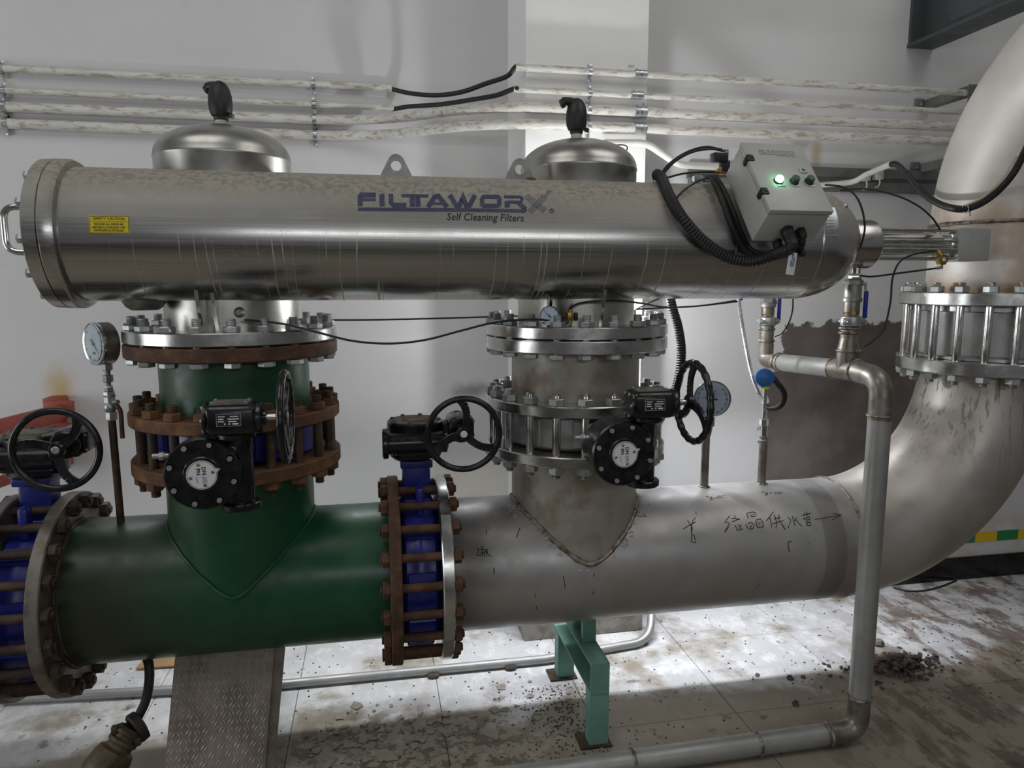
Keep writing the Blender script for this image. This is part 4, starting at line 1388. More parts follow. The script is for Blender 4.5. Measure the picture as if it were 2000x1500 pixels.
for i, (px, py) in enumerate(((1520, 354), (1551, 355), (1580, 355))):
    a, b = on_door(px, py)
    part('lamp_bezel' if i == 0 else 'button_bezel', MB().lathe(bp(a, b, 0), ndir, [(0, 0.0155), (0.003, 0.0155), (0.005, 0.0135)], 28), 'blackm', dr)
    if i == 0:
        part('indicator_lamp', MB().lathe(bp(a, b, 0.004), ndir, [(0, 0.0125), (0.010, 0.0125), (0.014, 0.010), (0.016, 0.004)], 28), 'lens', dr, 'lit green indicator lamp')
    else:
        part('push_button', MB().lathe(bp(a, b, 0.004), ndir, [(0, 0.0130), (0.013, 0.0130), (0.015, 0.0115)], 28), 'button', dr)
    part('button_legend', MB().box(bp(a + 0.004, b + 0.021, 0.001), (0.026, 0.006, 0.002), BM), 'zinc', dr)
a, b = on_door(1568, 334)
part('lock_plate', MB().rbox(bp(a, b, 0.002), (0.026, 0.022, 0.004), 0.0015, BM), 'box', dr)
mb = MB()
for dx, dy in ((-0.002, -0.004), (0.003, -0.001), (0.001, 0.004), (-0.004, 0.001)):
    mb.box(bp(a + dx, b + dy, 0.0045), (0.005, 0.003, 0.001), BM @ Matrix.Rotation(0.9, 3, 'Z'))
part('lock_mark', mb, 'ink', dr)
a, b = on_door(1517, 297)
mb = MB()
text_on(mb, 'FILTAWORX', 0.020, bp(a, b, 0.0008), (1, 0, 0), -sdir, xs=1.15, bold=0.0005)
mb.box(bp(a - 0.004, b + 0.012, 0.0006), (0.125, 0.0035, 0.0008), BM)
text_on(mb, 'Self Cleaning Filters', 0.009, bp(a + 0.03, b + 0.020, 0.0008), (1, 0, 0), -sdir, shear=0.15)
part('door_logo', mb, simple('faded_grey_print', (0.23, 0.235, 0.235), None, 9, 0.5), dr)


def on_under(px, py):
    P0 = bp(0, BH, 0)
    d = ray(px, py)
    return CAM + d * ((P0 - CAM).dot(sdir) / d.dot(sdir))


glands = [(1536, 449, 0.020), (1562, 451, 0.016), (1517, 473, 0.015), (1558, 474, 0.0145)]
gpos = []
for px, py, r in glands:
    p = on_under(px, py)
    gpos.append(p)
    part('cable_gland', MB().hexa(p - sdir * 0.002, p + sdir * 0.012, r * 1.12, 0.002).lathe(p + sdir * 0.011, sdir, [(0, r), (0.012, r), (0.02, r * 0.75)], 20), 'blackm', cb)
# solenoid valve on the box's back left
so = at(1398, 308, 2.476)
t = thing('solenoid_valve', 'small black solenoid valve with brass fittings left of the control box', 'valve', so + Vector((0, 0, -0.03)))
part('coil', MB().rbox(so + Vector((0.012, 0, 0)), (0.055, 0.04, 0.032), 0.004), 'blackm', t)
part('coil_neck', MB().rbox(so + Vector((0.035, 0, -0.03)), (0.032, 0.03, 0.04), 0.004), 'blackm', t)
part('brass_body', MB().rbox(at(1409, 334, 2.476), (0.028, 0.026, 0.022), 0.003), 'brass', t)
part('brass_nut', MB().hexa(at(1396, 336, 2.476), at(1404, 335, 2.476), 0.008, 0.001), 'brass', t)
e = at(1419, 295, 2.476)
part('elbow_fitting', MB().cyl(e, e + Vector((0, 0, -0.03)), 0.008, 14).cyl(e + Vector((-0.02, 0, 0.004)), e + Vector((0.004, 0, 0.004)), 0.0075, 14), 'zinc', t)
# a chromed switch standing behind the vessel top
t = thing('top_port_plug', 'small chrome threaded plug standing on the vessel behind the tubes', 'fitting', at(1360, 352, 2.588))
k = at(1362, 358, 2.588)
part('stem', MB().cyl(k - Vector((0, 0, 0.03)), k + Vector((0, 0, 0.012)), 0.013, 18), 'zinc', t)
part('cap', MB().hexa(k + Vector((0, 0, 0.010)), k + Vector((0, 0, 0.028)), 0.019, 0.002), 'galv', t)


# ------------------------------------------------------------------ hoses, cables, air tubes
def hose(name, label, pts, r, m, cat='hose', ribs=0.0, pitch=0.007, n=12, group=None, k=10):
    path = smooth_path(pts, k)
    if ribs:
        L = [0]
        for a, b in zip(path, path[1:]):
            L.append(L[-1] + (b - a).length)
        out, x, i = [], 0.0, 0
        while x < L[-1]:
            while L[i + 1] < x:
                i += 1
            out.append(path[i].lerp(path[i + 1], (x - L[i]) / max(L[i + 1] - L[i], 1e-9)))
            x += pitch / 2
        path = out
        rf = lambda j: r * (1 + (ribs if j % 2 else -ribs))
    else:
        rf = None
    return single(name, MB().tube(path, r, n, rf=rf), m, label, cat, loc=path[-1], group=group, angle=80 if not ribs else 30)


A = at
g0 = gpos[0] + sdir * 0.025
hose('corrugated_hose', 'thick black corrugated hose looping from the control box round the vessel',
     [g0, g0 + sdir * 0.05 + Vector((-0.004, 0.01, 0)), A(1510, 498, 2.179), A(1470, 510, 2.225), A(1425, 504, 2.253), A(1375, 472, 2.262), A(1335, 428, 2.272), A(1308, 385, 2.328), A(1293, 350, 2.421),
      A(1284, 343, 2.514), A(1285, 352, 2.663), A(1290, 450, 2.765), A(1309, 580, 2.774), A(1325, 640, 2.774), A(1331, 690, 2.765), A(1324, 745, 2.74), A(1306, 790, 2.73), A(1282, 830, 2.74), A(1264, 880, 2.80)], 0.0185, 'rubber', ribs=0.07, pitch=0.011)
g1, g3, g2_ = gpos[1] + sdir * 0.02, gpos[3] + sdir * 0.02, gpos[2] + sdir * 0.02
hose('power_cable', 'black cable curving from the right gland down behind the hose', [g3, g3 + sdir * 0.03, A(1548, 497, 2.197), A(1505, 500, 2.262), A(1468, 489, 2.292), A(1447, 455, 2.292), A(1432, 415, 2.292), A(1415, 375, 2.328), A(1400, 350, 2.383), A(1388, 345, 2.449), A(1383, 352, 2.532)], 0.0095, 'rubber', 'cable')
hose('power_cable', 'black cable from the left gland lying on the vessel left of the box', [g2_, g2_ + sdir * 0.02 + Vector((-0.01, 0, 0)), A(1495, 505, 2.262), A(1462, 496, 2.279), A(1442, 470, 2.279), A(1424, 430, 2.279), A(1408, 385, 2.307), A(1393, 356, 2.374), A(1378, 347, 2.476), A(1374, 352, 2.542)], 0.0095, 'rubber', 'cable')
hose('power_cable', 'short black cable dropping from the upper right gland', [g1, g1 + sdir * 0.012, A(1568, 478, 2.169), A(1560, 492, 2.197), A(1540, 500, 2.234)], 0.008, 'rubber', 'cable')


def air(label, pts, r=0.0036):
    return hose('air_tube', label, pts, r, 'rubber', 'tube', n=8, group='thin black air tubes')


air('thin black air tube arching from the vessel to the solenoid elbow, upper one', [A(1288, 346, 2.476), A(1305, 322, 2.476), A(1340, 298, 2.476), A(1378, 287, 2.476), A(1412, 293, 2.476)], 0.0042)
air('thin black air tube arching from the vessel to the solenoid elbow, lower one', [A(1293, 342, 2.458), A(1320, 314, 2.458), A(1355, 296, 2.458), A(1390, 291, 2.467), A(1413, 295, 2.476)], 0.0042)
air('thin black air tube running flat into the brass fitting', [A(1297, 349, 2.476), A(1330, 340, 2.476), A(1365, 336, 2.476), A(1399, 336, 2.476)])
air('thin black air tube rising over the vessel shoulder to the brass fitting', [A(1318, 390, 2.328), A(1338, 370, 2.355), A(1368, 352, 2.393), A(1402, 342, 2.439)])
air('thin black air tube bending down from behind the box to the head boss', [A(1612, 361, 2.514), A(1645, 365, 2.439), A(1670, 381, 2.383), A(1684, 410, 2.365), A(1689, 445, 2.365), A(1683, 475, 2.383), A(1675, 492, 2.393)])
air('thin black air tube arching from the box to the stroke cylinder end', [A(1640, 371, 2.560), A(1690, 369, 2.532), A(1745, 380, 2.476), A(1790, 400, 2.449), A(1820, 425, 2.439), A(1836, 448, 2.449)])
air('thin black air tube hanging from the stroke cylinder down to the drain tee', [A(1830, 490, 2.439), A(1785, 497, 2.430), A(1757, 512, 2.421), A(1743, 545, 2.421), A(1739, 590, 2.421), A(1727, 640, 2.402), A(1706, 665, 2.383), A(1688, 677, 2.383)])
air('thin black air tube running straight behind the two risers', [A(560, 624, 2.99), A(700, 625, 2.99), A(850, 622, 2.99), A(1050, 616, 2.99)])
air('thin black air tube sagging between the two risers in front', [A(478, 625, 2.425), A(515, 628, 2.40), A(560, 634, 2.355), A(620, 649, 2.32), A(690, 666, 2.315), A(762, 671, 2.315), A(830, 664, 2.315), A(900, 646, 2.315), A(960, 631, 2.33), A(1010, 625, 2.38), A(1050, 624, 2.40), A(1078, 627, 2.42)])
air('thin black air tube curving from the small gauge away under the vessel', [A(1113, 603, 2.44), A(1122, 596, 2.42), A(1145, 590, 2.42), A(1200, 587, 2.42), A(1250, 592, 2.55), A(1300, 600, 2.70), A(1360, 598, 2.80), A(1440, 589, 2.85)])
air('thin black air tube crossing under the vessel behind the right nozzle', [A(1238, 606, 2.92), A(1275, 588, 2.88), A(1330, 570, 2.92)])
air('thin black air tube joining the cable under the vessel right half', [A(1240, 604, 2.92), A(1300, 601, 2.92), A(1370, 597, 2.90), A(1450, 585, 2.90)])
air('thin black air tube hanging beside the rear drain pipe', [A(1552, 540, 2.72), A(1549, 578, 2.95), A(1548, 605, 3.05), A(1541, 630, 3.08), A(1528, 650, 3.09), A(1514, 657, 3.09)])

# paper tag tied to the hose
tp = A(1546, 515, 2.141)
t = thing('hanging_tag', 'white printed tag on a string below the control box', 'tag', tp)
part('card', MB().rbox(tp, (0.030, 0.0012, 0.072), 0.0005, Matrix.Rotation(0.12, 3, 'Y')), 'white', t)
part('string', MB().tube(smooth_path([tp + Vector((-0.003, 0, 0.032)), A(1549, 485, 2.141), A(1545, 466, 2.127), A(1532, 462, 2.123)], 6), 0.0009, 5), 'ivory', t)
mb = MB()
for i, (dx, l) in enumerate(((0.007, 0.03), (0.003, 0.034), (-0.001, 0.036), (-0.005, 0.02))):
    mb.box(tp + Vector((dx + 0.001, -0.0011, 0.008 - (0.036 - l) / 2)), (0.0018, 0.0006, l), Matrix.Rotation(0.12, 3, 'Y'))
part('print', mb, 'bluepen', t)
part('eyelet', MB().torus(tp + Vector((0.0035, -0.001, 0.029)), (0, 1, 0), 0.003, 0.001, 14, 5), 'ink', t)

# ------------------------------------------------------------------ instruments
def dial_gauge(t, c, n, r, depth, m_case, m_dial, pointer, ticks, a0=-225, a1=45, glass=True):
    """round dial facing n"""
    n = Vector(n).normalized()
    up = Vector((0, 0, 1))
    u = up.cross(n).normalized()
    w = n.cross(u).normalized()
    c = Vector(c)
    part('case', MB().lathe(c - n * depth, n, [(0, r * 0.93), (0.004, r * 0.97), (depth - 0.003, r * 0.97), (depth - 0.001, r * 0.90)], 48), m_case, t)
    part('bezel', MB().lathe(c - n * 0.007, n, [(0, r * 0.97), (0, r), (0.007, r), (0.010, r * 0.965), (0.008, r * 0.89), (0.004, r * 0.88), (0, r * 0.97)], 56, cap=False), 'bright', t)
    part('dial_face', MB().cyl(c - n * 0.002, c + n * 0.0005, r * 0.90, 48), m_dial, t)
    mb = MB()
    for i in range(ticks + 1):
        a = math.radians(a0 + (a1 - a0) * i / ticks)
        d = -u * math.cos(a) + w * math.sin(a)
        l = 0.13 if i % 5 == 0 else 0.07
        mb.tube([c + n * 0.001 + d * r * 0.82, c + n * 0.001 + d * r * (0.82 - l)], r * (0.011 if i % 5 else 0.02), 4)
    pa = math.radians(pointer)
    d = -u * math.cos(pa) + w * math.sin(pa)
    sd = n.cross(d)
    mb.prism([c + n * 0.002 + d * r * 0.68, c + n * 0.002 + sd * r * 0.035 - d * r * 0.05, c + n * 0.002 - d * r * 0.28 + sd * r * 0.05, c + n * 0.002 - d * r * 0.28 - sd * r * 0.05, c + n * 0.002 - sd * r * 0.035 - d * r * 0.05], n * 0.001)
    mb.cyl(c + n * 0.002, c + n * 0.0045, r * 0.07, 16)
    mb.box(c + n * 0.0012 - w * r * 0.42, (r * 0.22, 0.0012, r * 0.10), Matrix((u, n, w)).transposed())
    part('scale_and_pointer', mb, 'ink', t)
    if glass:
        part('glass', MB().cyl(c + n * 0.0065, c + n * 0.008, r * 0.885, 48), 'glass', t)
    return u, w


# large pressure gauge at the left, on a cock and a tall pipe from the green header
gx = -0.903
t = thing('pressure_gauge', 'round pressure gauge on a tall dark pipe rising from the green header', 'gauge', (gx, 2.66, ZP + RP))
gc = Vector((-0.92, 2.60, 1.583))
dial_gauge(t, gc, (-0.72, -0.70, 0), 0.073, 0.052, 'heat', 'dial', 225, 40)
part('square_shank', MB().hexa((gx, 2.65, 1.488), (gx, 2.65, 1.512), 0.017, 0.002).cyl((gx, 2.65, 1.46), (gx, 2.65, 1.49), 0.009, 14), 'dull', t)
part('union_nut', MB().hexa((gx, 2.65, 1.448), (gx, 2.65, 1.472), 0.0165, 0.002).cyl((gx, 2.65, 1.425), (gx, 2.65, 1.45), 0.008, 14).hexa((gx, 2.65, 1.416), (gx, 2.65, 1.428), 0.014, 0.001), 'dull', t)
part('tape_wrap', MB().cyl((gx, 2.65, 1.428), (gx, 2.65, 1.436), 0.0125, 16), 'white', t)
cock = part('gauge_cock', MB().hexa((gx, 2.65, 1.375), (gx, 2.65, 1.416), 0.0175, 0.002).torus((gx, 2.65, 1.400), (0, 0, 1), 0.0175, 0.003, 20, 6).hexa((gx + 0.002, 2.65, 1.315), (gx + 0.002, 2.65, 1.345), 0.0175, 0.002).sphere((gx, 2.65, 1.36), 0.0205, sc=(1, 1, 1.1)), 'zinc', t)
lv = smooth_path([(gx + 0.022, 2.63, 1.378), (gx + 0.033, 2.625, 1.365), (gx + 0.040, 2.625, 1.345), (gx + 0.040, 2.625, 1.30), (gx + 0.040, 2.625, 1.255)], 6)
part('lever', MB().tube(lv, 0.0075, 8), 'rusto', cock, 'rusty orange lever')
part('lever_nut', MB().cyl((gx + 0.012, 2.645, 1.378), (gx + 0.034, 2.625, 1.382), 0.0075, 12), 'zinc', cock)
part('riser_pipe', MB().cyl((gx + 0.002, 2.66, ZP + RP - 0.015), (gx + 0.002, 2.65, 1.318), 0.0125, 20), 'rod', t)

# small glycerine gauge with a brass three-way on the right nozzle
gc = A(1073, 617, 2.41)
t = thing('small_gauge', 'small chrome gauge with brass cock in front of the right nozzle', 'gauge', gc + Vector((0, 0, -0.04)))
dial_gauge(t, gc, (-0.42, -0.9, 0.05), 0.0345, 0.026, 'blackm', 'dialw', 40, 20, glass=False)
b0 = A(1113, 617, 2.45)
part('brass_stem', MB().cyl(gc + Vector((0.012, 0.025, 0)), b0, 0.008, 14).hexa(A(1098, 617, 2.44), A(1103, 617, 2.44), 0.012), 'oldbrass', t)
part('brass_tee', MB().rbox(b0, (0.022, 0.022, 0.030), 0.003).cyl(b0 + Vector((0, 0, -0.03)), b0 + Vector((0, 0, 0.03)), 0.008, 14), 'brass', t)
part('cock_knob', MB().rbox(b0 + Vector((0.022, 0, -0.002)), (0.012, 0.016, 0.028), 0.003), 'blackm', t)
part('tube_nut', MB().cyl(b0 + Vector((0, 0, 0.028)), b0 + Vector((0.012, -0.004, 0.042)), 0.006, 12).cyl(b0 + Vector((0, 0, -0.03)), b0 + Vector((-0.014, -0.004, -0.036)), 0.005, 12), 'zinc', t)

# dial thermometer
tx, ty = 1.3235, Y0
t = thing('dial_thermometer', 'round dial thermometer on a stem pipe behind the right handwheel', 'thermometer', (tx, ty, ZP + RP))
dc = A(1391, 779, 2.65)
dial_gauge(t, dc, (-0.40, -0.92, 0.05), 0.074, 0.03, 'bright', 'dialw', 8, 60)
mb = MB()
text_on(mb, '°C', 0.018, dc + Vector((0.004, -0.0035, 0.026)), Vector((0.917, -0.399, 0)), (0, 0, 1))
part('unit_mark', mb, 'ink', t)
part('stem_nut', MB().hexa((tx + 0.012, ty - 0.01, 1.205), (tx + 0.012, ty - 0.01, 1.250), 0.0165, 0.002).cyl((tx + 0.006, ty, 1.165), (tx + 0.01, ty - 0.008, 1.21), 0.014, 16), 'dull', t)
part('stem_pipe', MB().cyl((tx, ty, ZP + RP - 0.01), (tx, ty, 1.172), 0.0165, 24), 'heat', t)
part('stem_weld', bead(MB(), arc_pts((tx, ty, ZP + RP), (1, 0, 0), (0, 1, 0), 0.0185, 0, 2 * PI, 24)[:-1], 0.005), 'weld', t)

# temperature transmitter with blue head
px_, py_ = 1.583, Y0
t = thing('temperature_transmitter', 'temperature sensor with blue head and yellow ring, by the cement patch', 'sensor', (px_, py_, ZP + RP))
hc = A(1494, 738, Y0)
part('head', MB().lathe(hc + Vector((0, 0.01, 0.0)), (-0.3, -0.95, 0.1), [(-0.025, 0.026), (-0.02, 0.033), (0.01, 0.036), (0.014, 0.038), (0.022, 0.038), (0.026, 0.032), (0.03, 0.006)], 28).cyl(hc, hc + Vector((0.036, -0.006, 0.004)), 0.016, 20).cyl(hc, hc + Vector((0, 0, -0.042)), 0.017, 20), 'bluehead', t)
part('ring', MB().cyl(hc + Vector((0.002, 0, -0.046)), hc + Vector((0.002, 0, -0.034)), 0.0185, 20), 'lime', t)
part('neck_tube', MB().cyl((px_ - 0.003, py_, 1.21), (px_ - 0.003, py_, hc.z - 0.04), 0.0085, 16), 'bright', t)
part('union', MB().hexa((px_ - 0.002, py_, 1.198), (px_ - 0.002, py_, 1.225), 0.0185, 0.002).cyl((px_, py_, 1.145), (px_, py_, 1.20), 0.0135, 20), 'bright', t)
part('stem_pipe', MB().cyl((px_, py_, ZP + RP - 0.01), (px_, py_, 1.150), 0.0175, 24).torus((px_, py_, 1.135), (0, 0, 1), 0.017, 0.004, 24, 6), 'heat', t)
part('stem_weld', bead(MB(), arc_pts((px_, py_, ZP + RP), (1, 0, 0), (0, 1, 0), 0.0195, 0, 2 * PI, 24)[:-1], 0.005), 'weld', t)
hose('sensor_hose', 'black hose loop from the blue sensor head', [hc + Vector((0.03, -0.005, 0.004)), A(1518, 748, 2.67), A(1530, 765, 2.67), A(1531, 782, 2.68), A(1521, 795, 2.70), A(1505, 798, 2.73), A(1496, 793, 2.75)], 0.012, 'rubber', ribs=0.04, pitch=0.009)
hose('flex_conduit', 'silver flexible conduit hanging from the vessel to the sensor loop', [A(1442, 575, 2.86), A(1444, 600, 2.86), A(1450, 640, 2.85), A(1459, 690, 2.84), A(1469, 735, 2.83), A(1480, 765, 2.80), A(1492, 788, 2.76), A(1500, 796, 2.75)], 0.0085, 'silverflex', 'conduit', ribs=0.10, pitch=0.006)

# ------------------------------------------------------------------ drain piping at the right
RD = 0.0405
DX = 1.815
Lp, Tp, Dp = Vector((DX, 3.10, 1.420)), Vector((DX, 2.50, 1.447)), Vector((DX, 2.295, 1.447))
t = thing('drain_pipe', 'welded grey drain pipe with a tee, dropping in front of the header', 'pipe', (DX, 2.295, 0.01))
part('rear_riser', MB().cyl((DX, 3.10, 1.475), (DX, 3.10, 1.59), 0.033, 28), 'heat', t)
e0 = round_path([(DX, 3.10, 1.50), (DX, 3.10, 1.42), Lp + (Tp - Lp) * 0.25], 0.075, 12)
part('rear_elbow', MB().tube(e0, 0.035, 28), 'heat', t)
part('cross_run', MB().cyl(Lp + (Tp - Lp) * 0.20, Tp + (Tp - Lp) * 0.05, 0.0385, 32), 'drain', t)
part('tee', MB().cyl(Tp - (Tp - Lp).normalized() * 0.075, Tp + (Tp - Lp).normalized() * 0.065, 0.041, 32).cyl(Tp, Tp + Vector((0, 0, 0.075)), 0.041, 32), 'heat', t)
part('reducer', MB().cyl(Tp + Vector((0, 0, 0.073)), Tp + Vector((0, 0, 0.125)), 0.041, 28, r2=0.032).cyl(Tp + Vector((0, 0, 0.12)), Tp + Vector((0, 0, 0.165)), 0.032, 28), 'heat', t)
el = round_path([Tp + (Tp - Lp).normalized() * 0.05, Dp + Vector((0, 0, -0.01)), Dp + Vector((0, 0, -0.16))], 0.11, 16)
part('front_elbow', MB().tube(el, 0.0415, 32), 'heat', t)
part('drop', MB().cyl(Dp + Vector((0, 0, -0.145)), (DX, 2.295, 0.19), RD, 36), 'drain', t)
fe = round_path([(DX, 2.295, 0.20), (DX, 2.295, 0.050), (DX - 0.15, 2.293, 0.050)], 0.095, 14)
part('foot_elbow', MB().tube(fe, 0.0415, 32), 'heat', t)
part('floor_run', MB().cyl((DX - 0.135, 2.293, 0.050), (-0.45, 2.27, 0.048), RD, 32), 'drain', t)
dn = (Tp - Lp).normalized()
rings = [(Lp + (Tp - Lp) * 0.20, dn), (Lp + (Tp - Lp) * 0.245, dn), (Tp - dn * 0.078, dn), (Tp + dn * 0.062, dn),
         (Tp + Vector((0, 0, 0.076)), (0, 0, 1)), (Tp + Vector((0, 0, 0.145)), (0, 0, 1)), (Tp + Vector((0, 0, 0.163)), (0, 0, 1)), (Vector((DX, 3.10, 1.515)), (0, 0, 1)), (Vector((DX, 3.10, 1.57)), (0, 0, 1)),
         (Dp + Vector((0, 0, -0.145)), (0, 0, 1)), (Vector((DX, 2.295, 0.192)), (0, 0, 1)), (Vector((DX - 0.13, 2.293, 0.050)), (1, 0, 0)), (Vector((1.385, 2.289, 0.050)), (1, 0, 0)), (Vector((0.885, 2.284, 0.050)), (1, 0, 0))]
for k, (p, d) in enumerate(rings):
    d, uu, ww = frame(d)
    r = 0.0335 if k in (5, 6, 7, 8) else (0.0395 if k < 3 else 0.0415)
    part('weld_ring', bead(MB(), arc_pts(p, uu, ww, r, 0, 2 * PI, 30)[:-1], 0.0055, seed=k), 'weld', t)


def ball_valve(x, y, z0, z1, zn, r, label, blab):
    """threaded ball valve between z0 (top) and z1, nipple to zn"""
    t = thing('ball_valve', label, 'valve', (x, y, zn), 'blue-handled ball valves')
    part('body', MB().hexa((x, y, z0 - 0.022), (x, y, z0), r * 1.10, 0.003).cyl((x, y, z1 + 0.015), (x, y, z0 - 0.02), r * 0.98, 28).cyl((x, y, z1), (x, y, z1 + 0.018), r * 1.10, 28, 0.003), 'dull', t)
    part('nipple', MB().lathe((x, y, zn), (0, 0, 1), [(0, r * 0.84), (0.012, r * 0.84), (0.013, r * 0.9), (z1 - zn, r * 0.9)], 28), 'heat', t)
    mb = MB()
    for i in range(5):
        mb.torus((x, y, zn + 0.004 + i * 0.004), (0, 0, 1), r * 0.86, 0.0016, 28, 5)
    part('thread', mb, 'brass', t)
    hx = x + r + 0.012
    lv = part('lever', MB().rbox((hx + 0.006, y - 0.012, z1 - 0.01), (0.016, 0.012, 0.105), 0.004), 'bluelever', t, blab)
    part('lever_arm', MB().tube(smooth_path([(x + r * 0.8, y - 0.006, z0 - 0.018), (hx, y - 0.01, z0 - 0.022), (hx + 0.006, y - 0.012, z1 + 0.03)], 5), 0.005, 8).cyl((x + r * 0.8, y - 0.006, z0 - 0.018), (hx + 0.006, y - 0.01, z0 - 0.012), 0.006, 12), 'zinc', lv)
    return t


def clamp(x, y, z, r, label):
    t = thing('pipe_coupling', label, 'coupling', (x, y, z - 0.02), 'grooved pipe couplings')
    part('housing', MB().lathe((x, y, z - 0.021), (0, 0, 1), [(0, r * 0.82), (0.004, r), (0.012, r * 1.03), (0.030, r * 1.03), (0.038, r), (0.042, r * 0.82)], 28), 'zinc', t)
    for sx in (-1, 1):
        p = Vector((x + sx * r * 0.98, y - r * 0.25, z))
        part('bolt_pad', MB().rbox(p, (0.022, 0.02, 0.028), 0.004), 'zinc', t)
        part('clamp_bolt', MB().cyl(p + Vector((0, -0.03, 0)), p + Vector((0, 0.03, 0)), 0.0055, 12).hexa(p + Vector((0, -0.02, 0)), p + Vector((0, -0.010, 0)), 0.010, 0.001), 'zinc', t)


vx, vy = DX + 0.004, 2.50
part('drain_outlet', MB().cyl((vx + 0.010, vy, 1.815), (vx + 0.010, vy, 1.862), 0.017, 24).hexa((vx + 0.006, vy, 1.795), (vx + 0.006, vy, 1.820), 0.024, 0.003), 'bright', v)
part('outlet_nipple', MB().cyl((DX, 3.10, 1.70), (DX, 3.10, 1.86), 0.026, 24).tube(round_path([(DX, 3.10, 1.85), (DX, 3.10, 1.90), (1.72, 2.80, 1.90), (1.60, 2.66, 1.90)], 0.06, 8), 0.026, 20), 'heat', t)
ball_valve(vx, vy, 1.797, 1.711, 1.660, 0.0325, 'larger blue-handled ball valve under the vessel head boss', 'blue lever handle')
clamp(vx, vy - 0.002, 1.637, 0.038, 'zinc pipe coupling below the larger ball valve')
ball_valve(DX, 3.10, 1.714, 1.672, 1.630, 0.0335, 'smaller blue-handled ball valve hanging behind the vessel', 'blue lever handle')
clamp(DX, 3.098, 1.607, 0.040, 'zinc pipe coupling below the smaller ball valve')
# solenoid pilot under the stroke cylinder
b0 = A(1839, 507, 2.42)
t = thing('brass_pilot_valve', 'small brass pilot valve under the stroke cylinder end', 'valve', b0 + Vector((0, 0, -0.02)))
part('body', MB().hexa(b0 + Vector((0, 0.012, 0)), b0 + Vector((0, -0.012, 0)), 0.022, 0.002), 'brass', t)
part('nose', MB().cyl(b0 + Vector((0, 0, 0.01)), b0 + Vector((0, 0.03, 0.04)), 0.010, 12).cyl(b0 + Vector((0, 0, -0.018)), b0 + Vector((0, 0, -0.032)), 0.007, 12), 'brass', t)
mb = MB()
text_on(mb, '1', 0.014, b0 + Vector((0, -0.0136, 0)), (1, 0, 0), (0, 0, 1))
part('number_disc', MB().cyl(b0 + Vector((0, -0.0115, 0)), b0 + Vector((0, -0.013, 0)), 0.008, 18), 'white', t)
part('number', mb, 'ink', t)
f0 = A(1828, 524, 2.42)
part('elbow_fitting', MB().cyl(f0, f0 + Vector((0.026, 0, 0.004)), 0.0065, 12).cyl(f0 + Vector((0.022, 0, 0)), f0 + Vector((0.024, 0, 0.016)), 0.006, 12), 'zinc', t)
air('thin black air tube sloping from the drain outlet to the brass pilot valve', [(vx + 0.03, vy - 0.01, 1.812), A(1705, 540, 2.42), A(1760, 533, 2.42), f0])

# ------------------------------------------------------------------ conduits along the wall
zc = [2.736, 2.642, 2.572, 2.499]
rc = [0.0155, 0.0135, 0.0225, 0.0225]
YL_, YR_ = 3.742, 3.30
nm = ['topmost', 'second', 'third', 'lowest']


def clip(x, y, z, r, label):
    t = thing('conduit_clip', label, 'clip', (x, y, z), 'conduit saddle clips')
    part('saddle', MB().ring((x - 0.009, y, z), (x + 0.009, y, z), r + 0.0035, r + 0.0005, 24), 'galv', t)
    part('lug', MB().rbox((x, y + r * 0.8, z - r - 0.012), (0.018, 0.004, 0.026), 0.001).rbox((x, y + r * 0.8, z + r + 0.010), (0.018, 0.004, 0.02), 0.001), 'galv', t)
    part('screw', MB().hexa((x, y + r * 0.8 - 0.002, z - r - 0.014), (x, y + r * 0.8 - 0.008, z - r - 0.014), 0.006, 0.001), 'zinc', t)


def sleeve(x, y, z, r, label):
    t = thing('conduit_sleeve', label, 'coupling', (x, y, z), 'galvanised conduit sleeves')
    part('tube', MB().cyl((x - 0.03, y, z), (x - 0.001, y, z), r + 0.004, 24, 0.002).cyl((x + 0.001, y, z), (x + 0.03, y, z), r + 0.004, 24, 0.002), 'galv', t)
    part('groove', MB().cyl((x - 0.003, y, z), (x + 0.003, y, z), r + 0.0048, 24), 'bright', t)
    part('set_screw', MB().cyl((x - 0.02, y - r * 0.5, z + r), (x - 0.02, y - r * 0.5, z + r + 0.008), 0.003, 8), 'zinc', t)


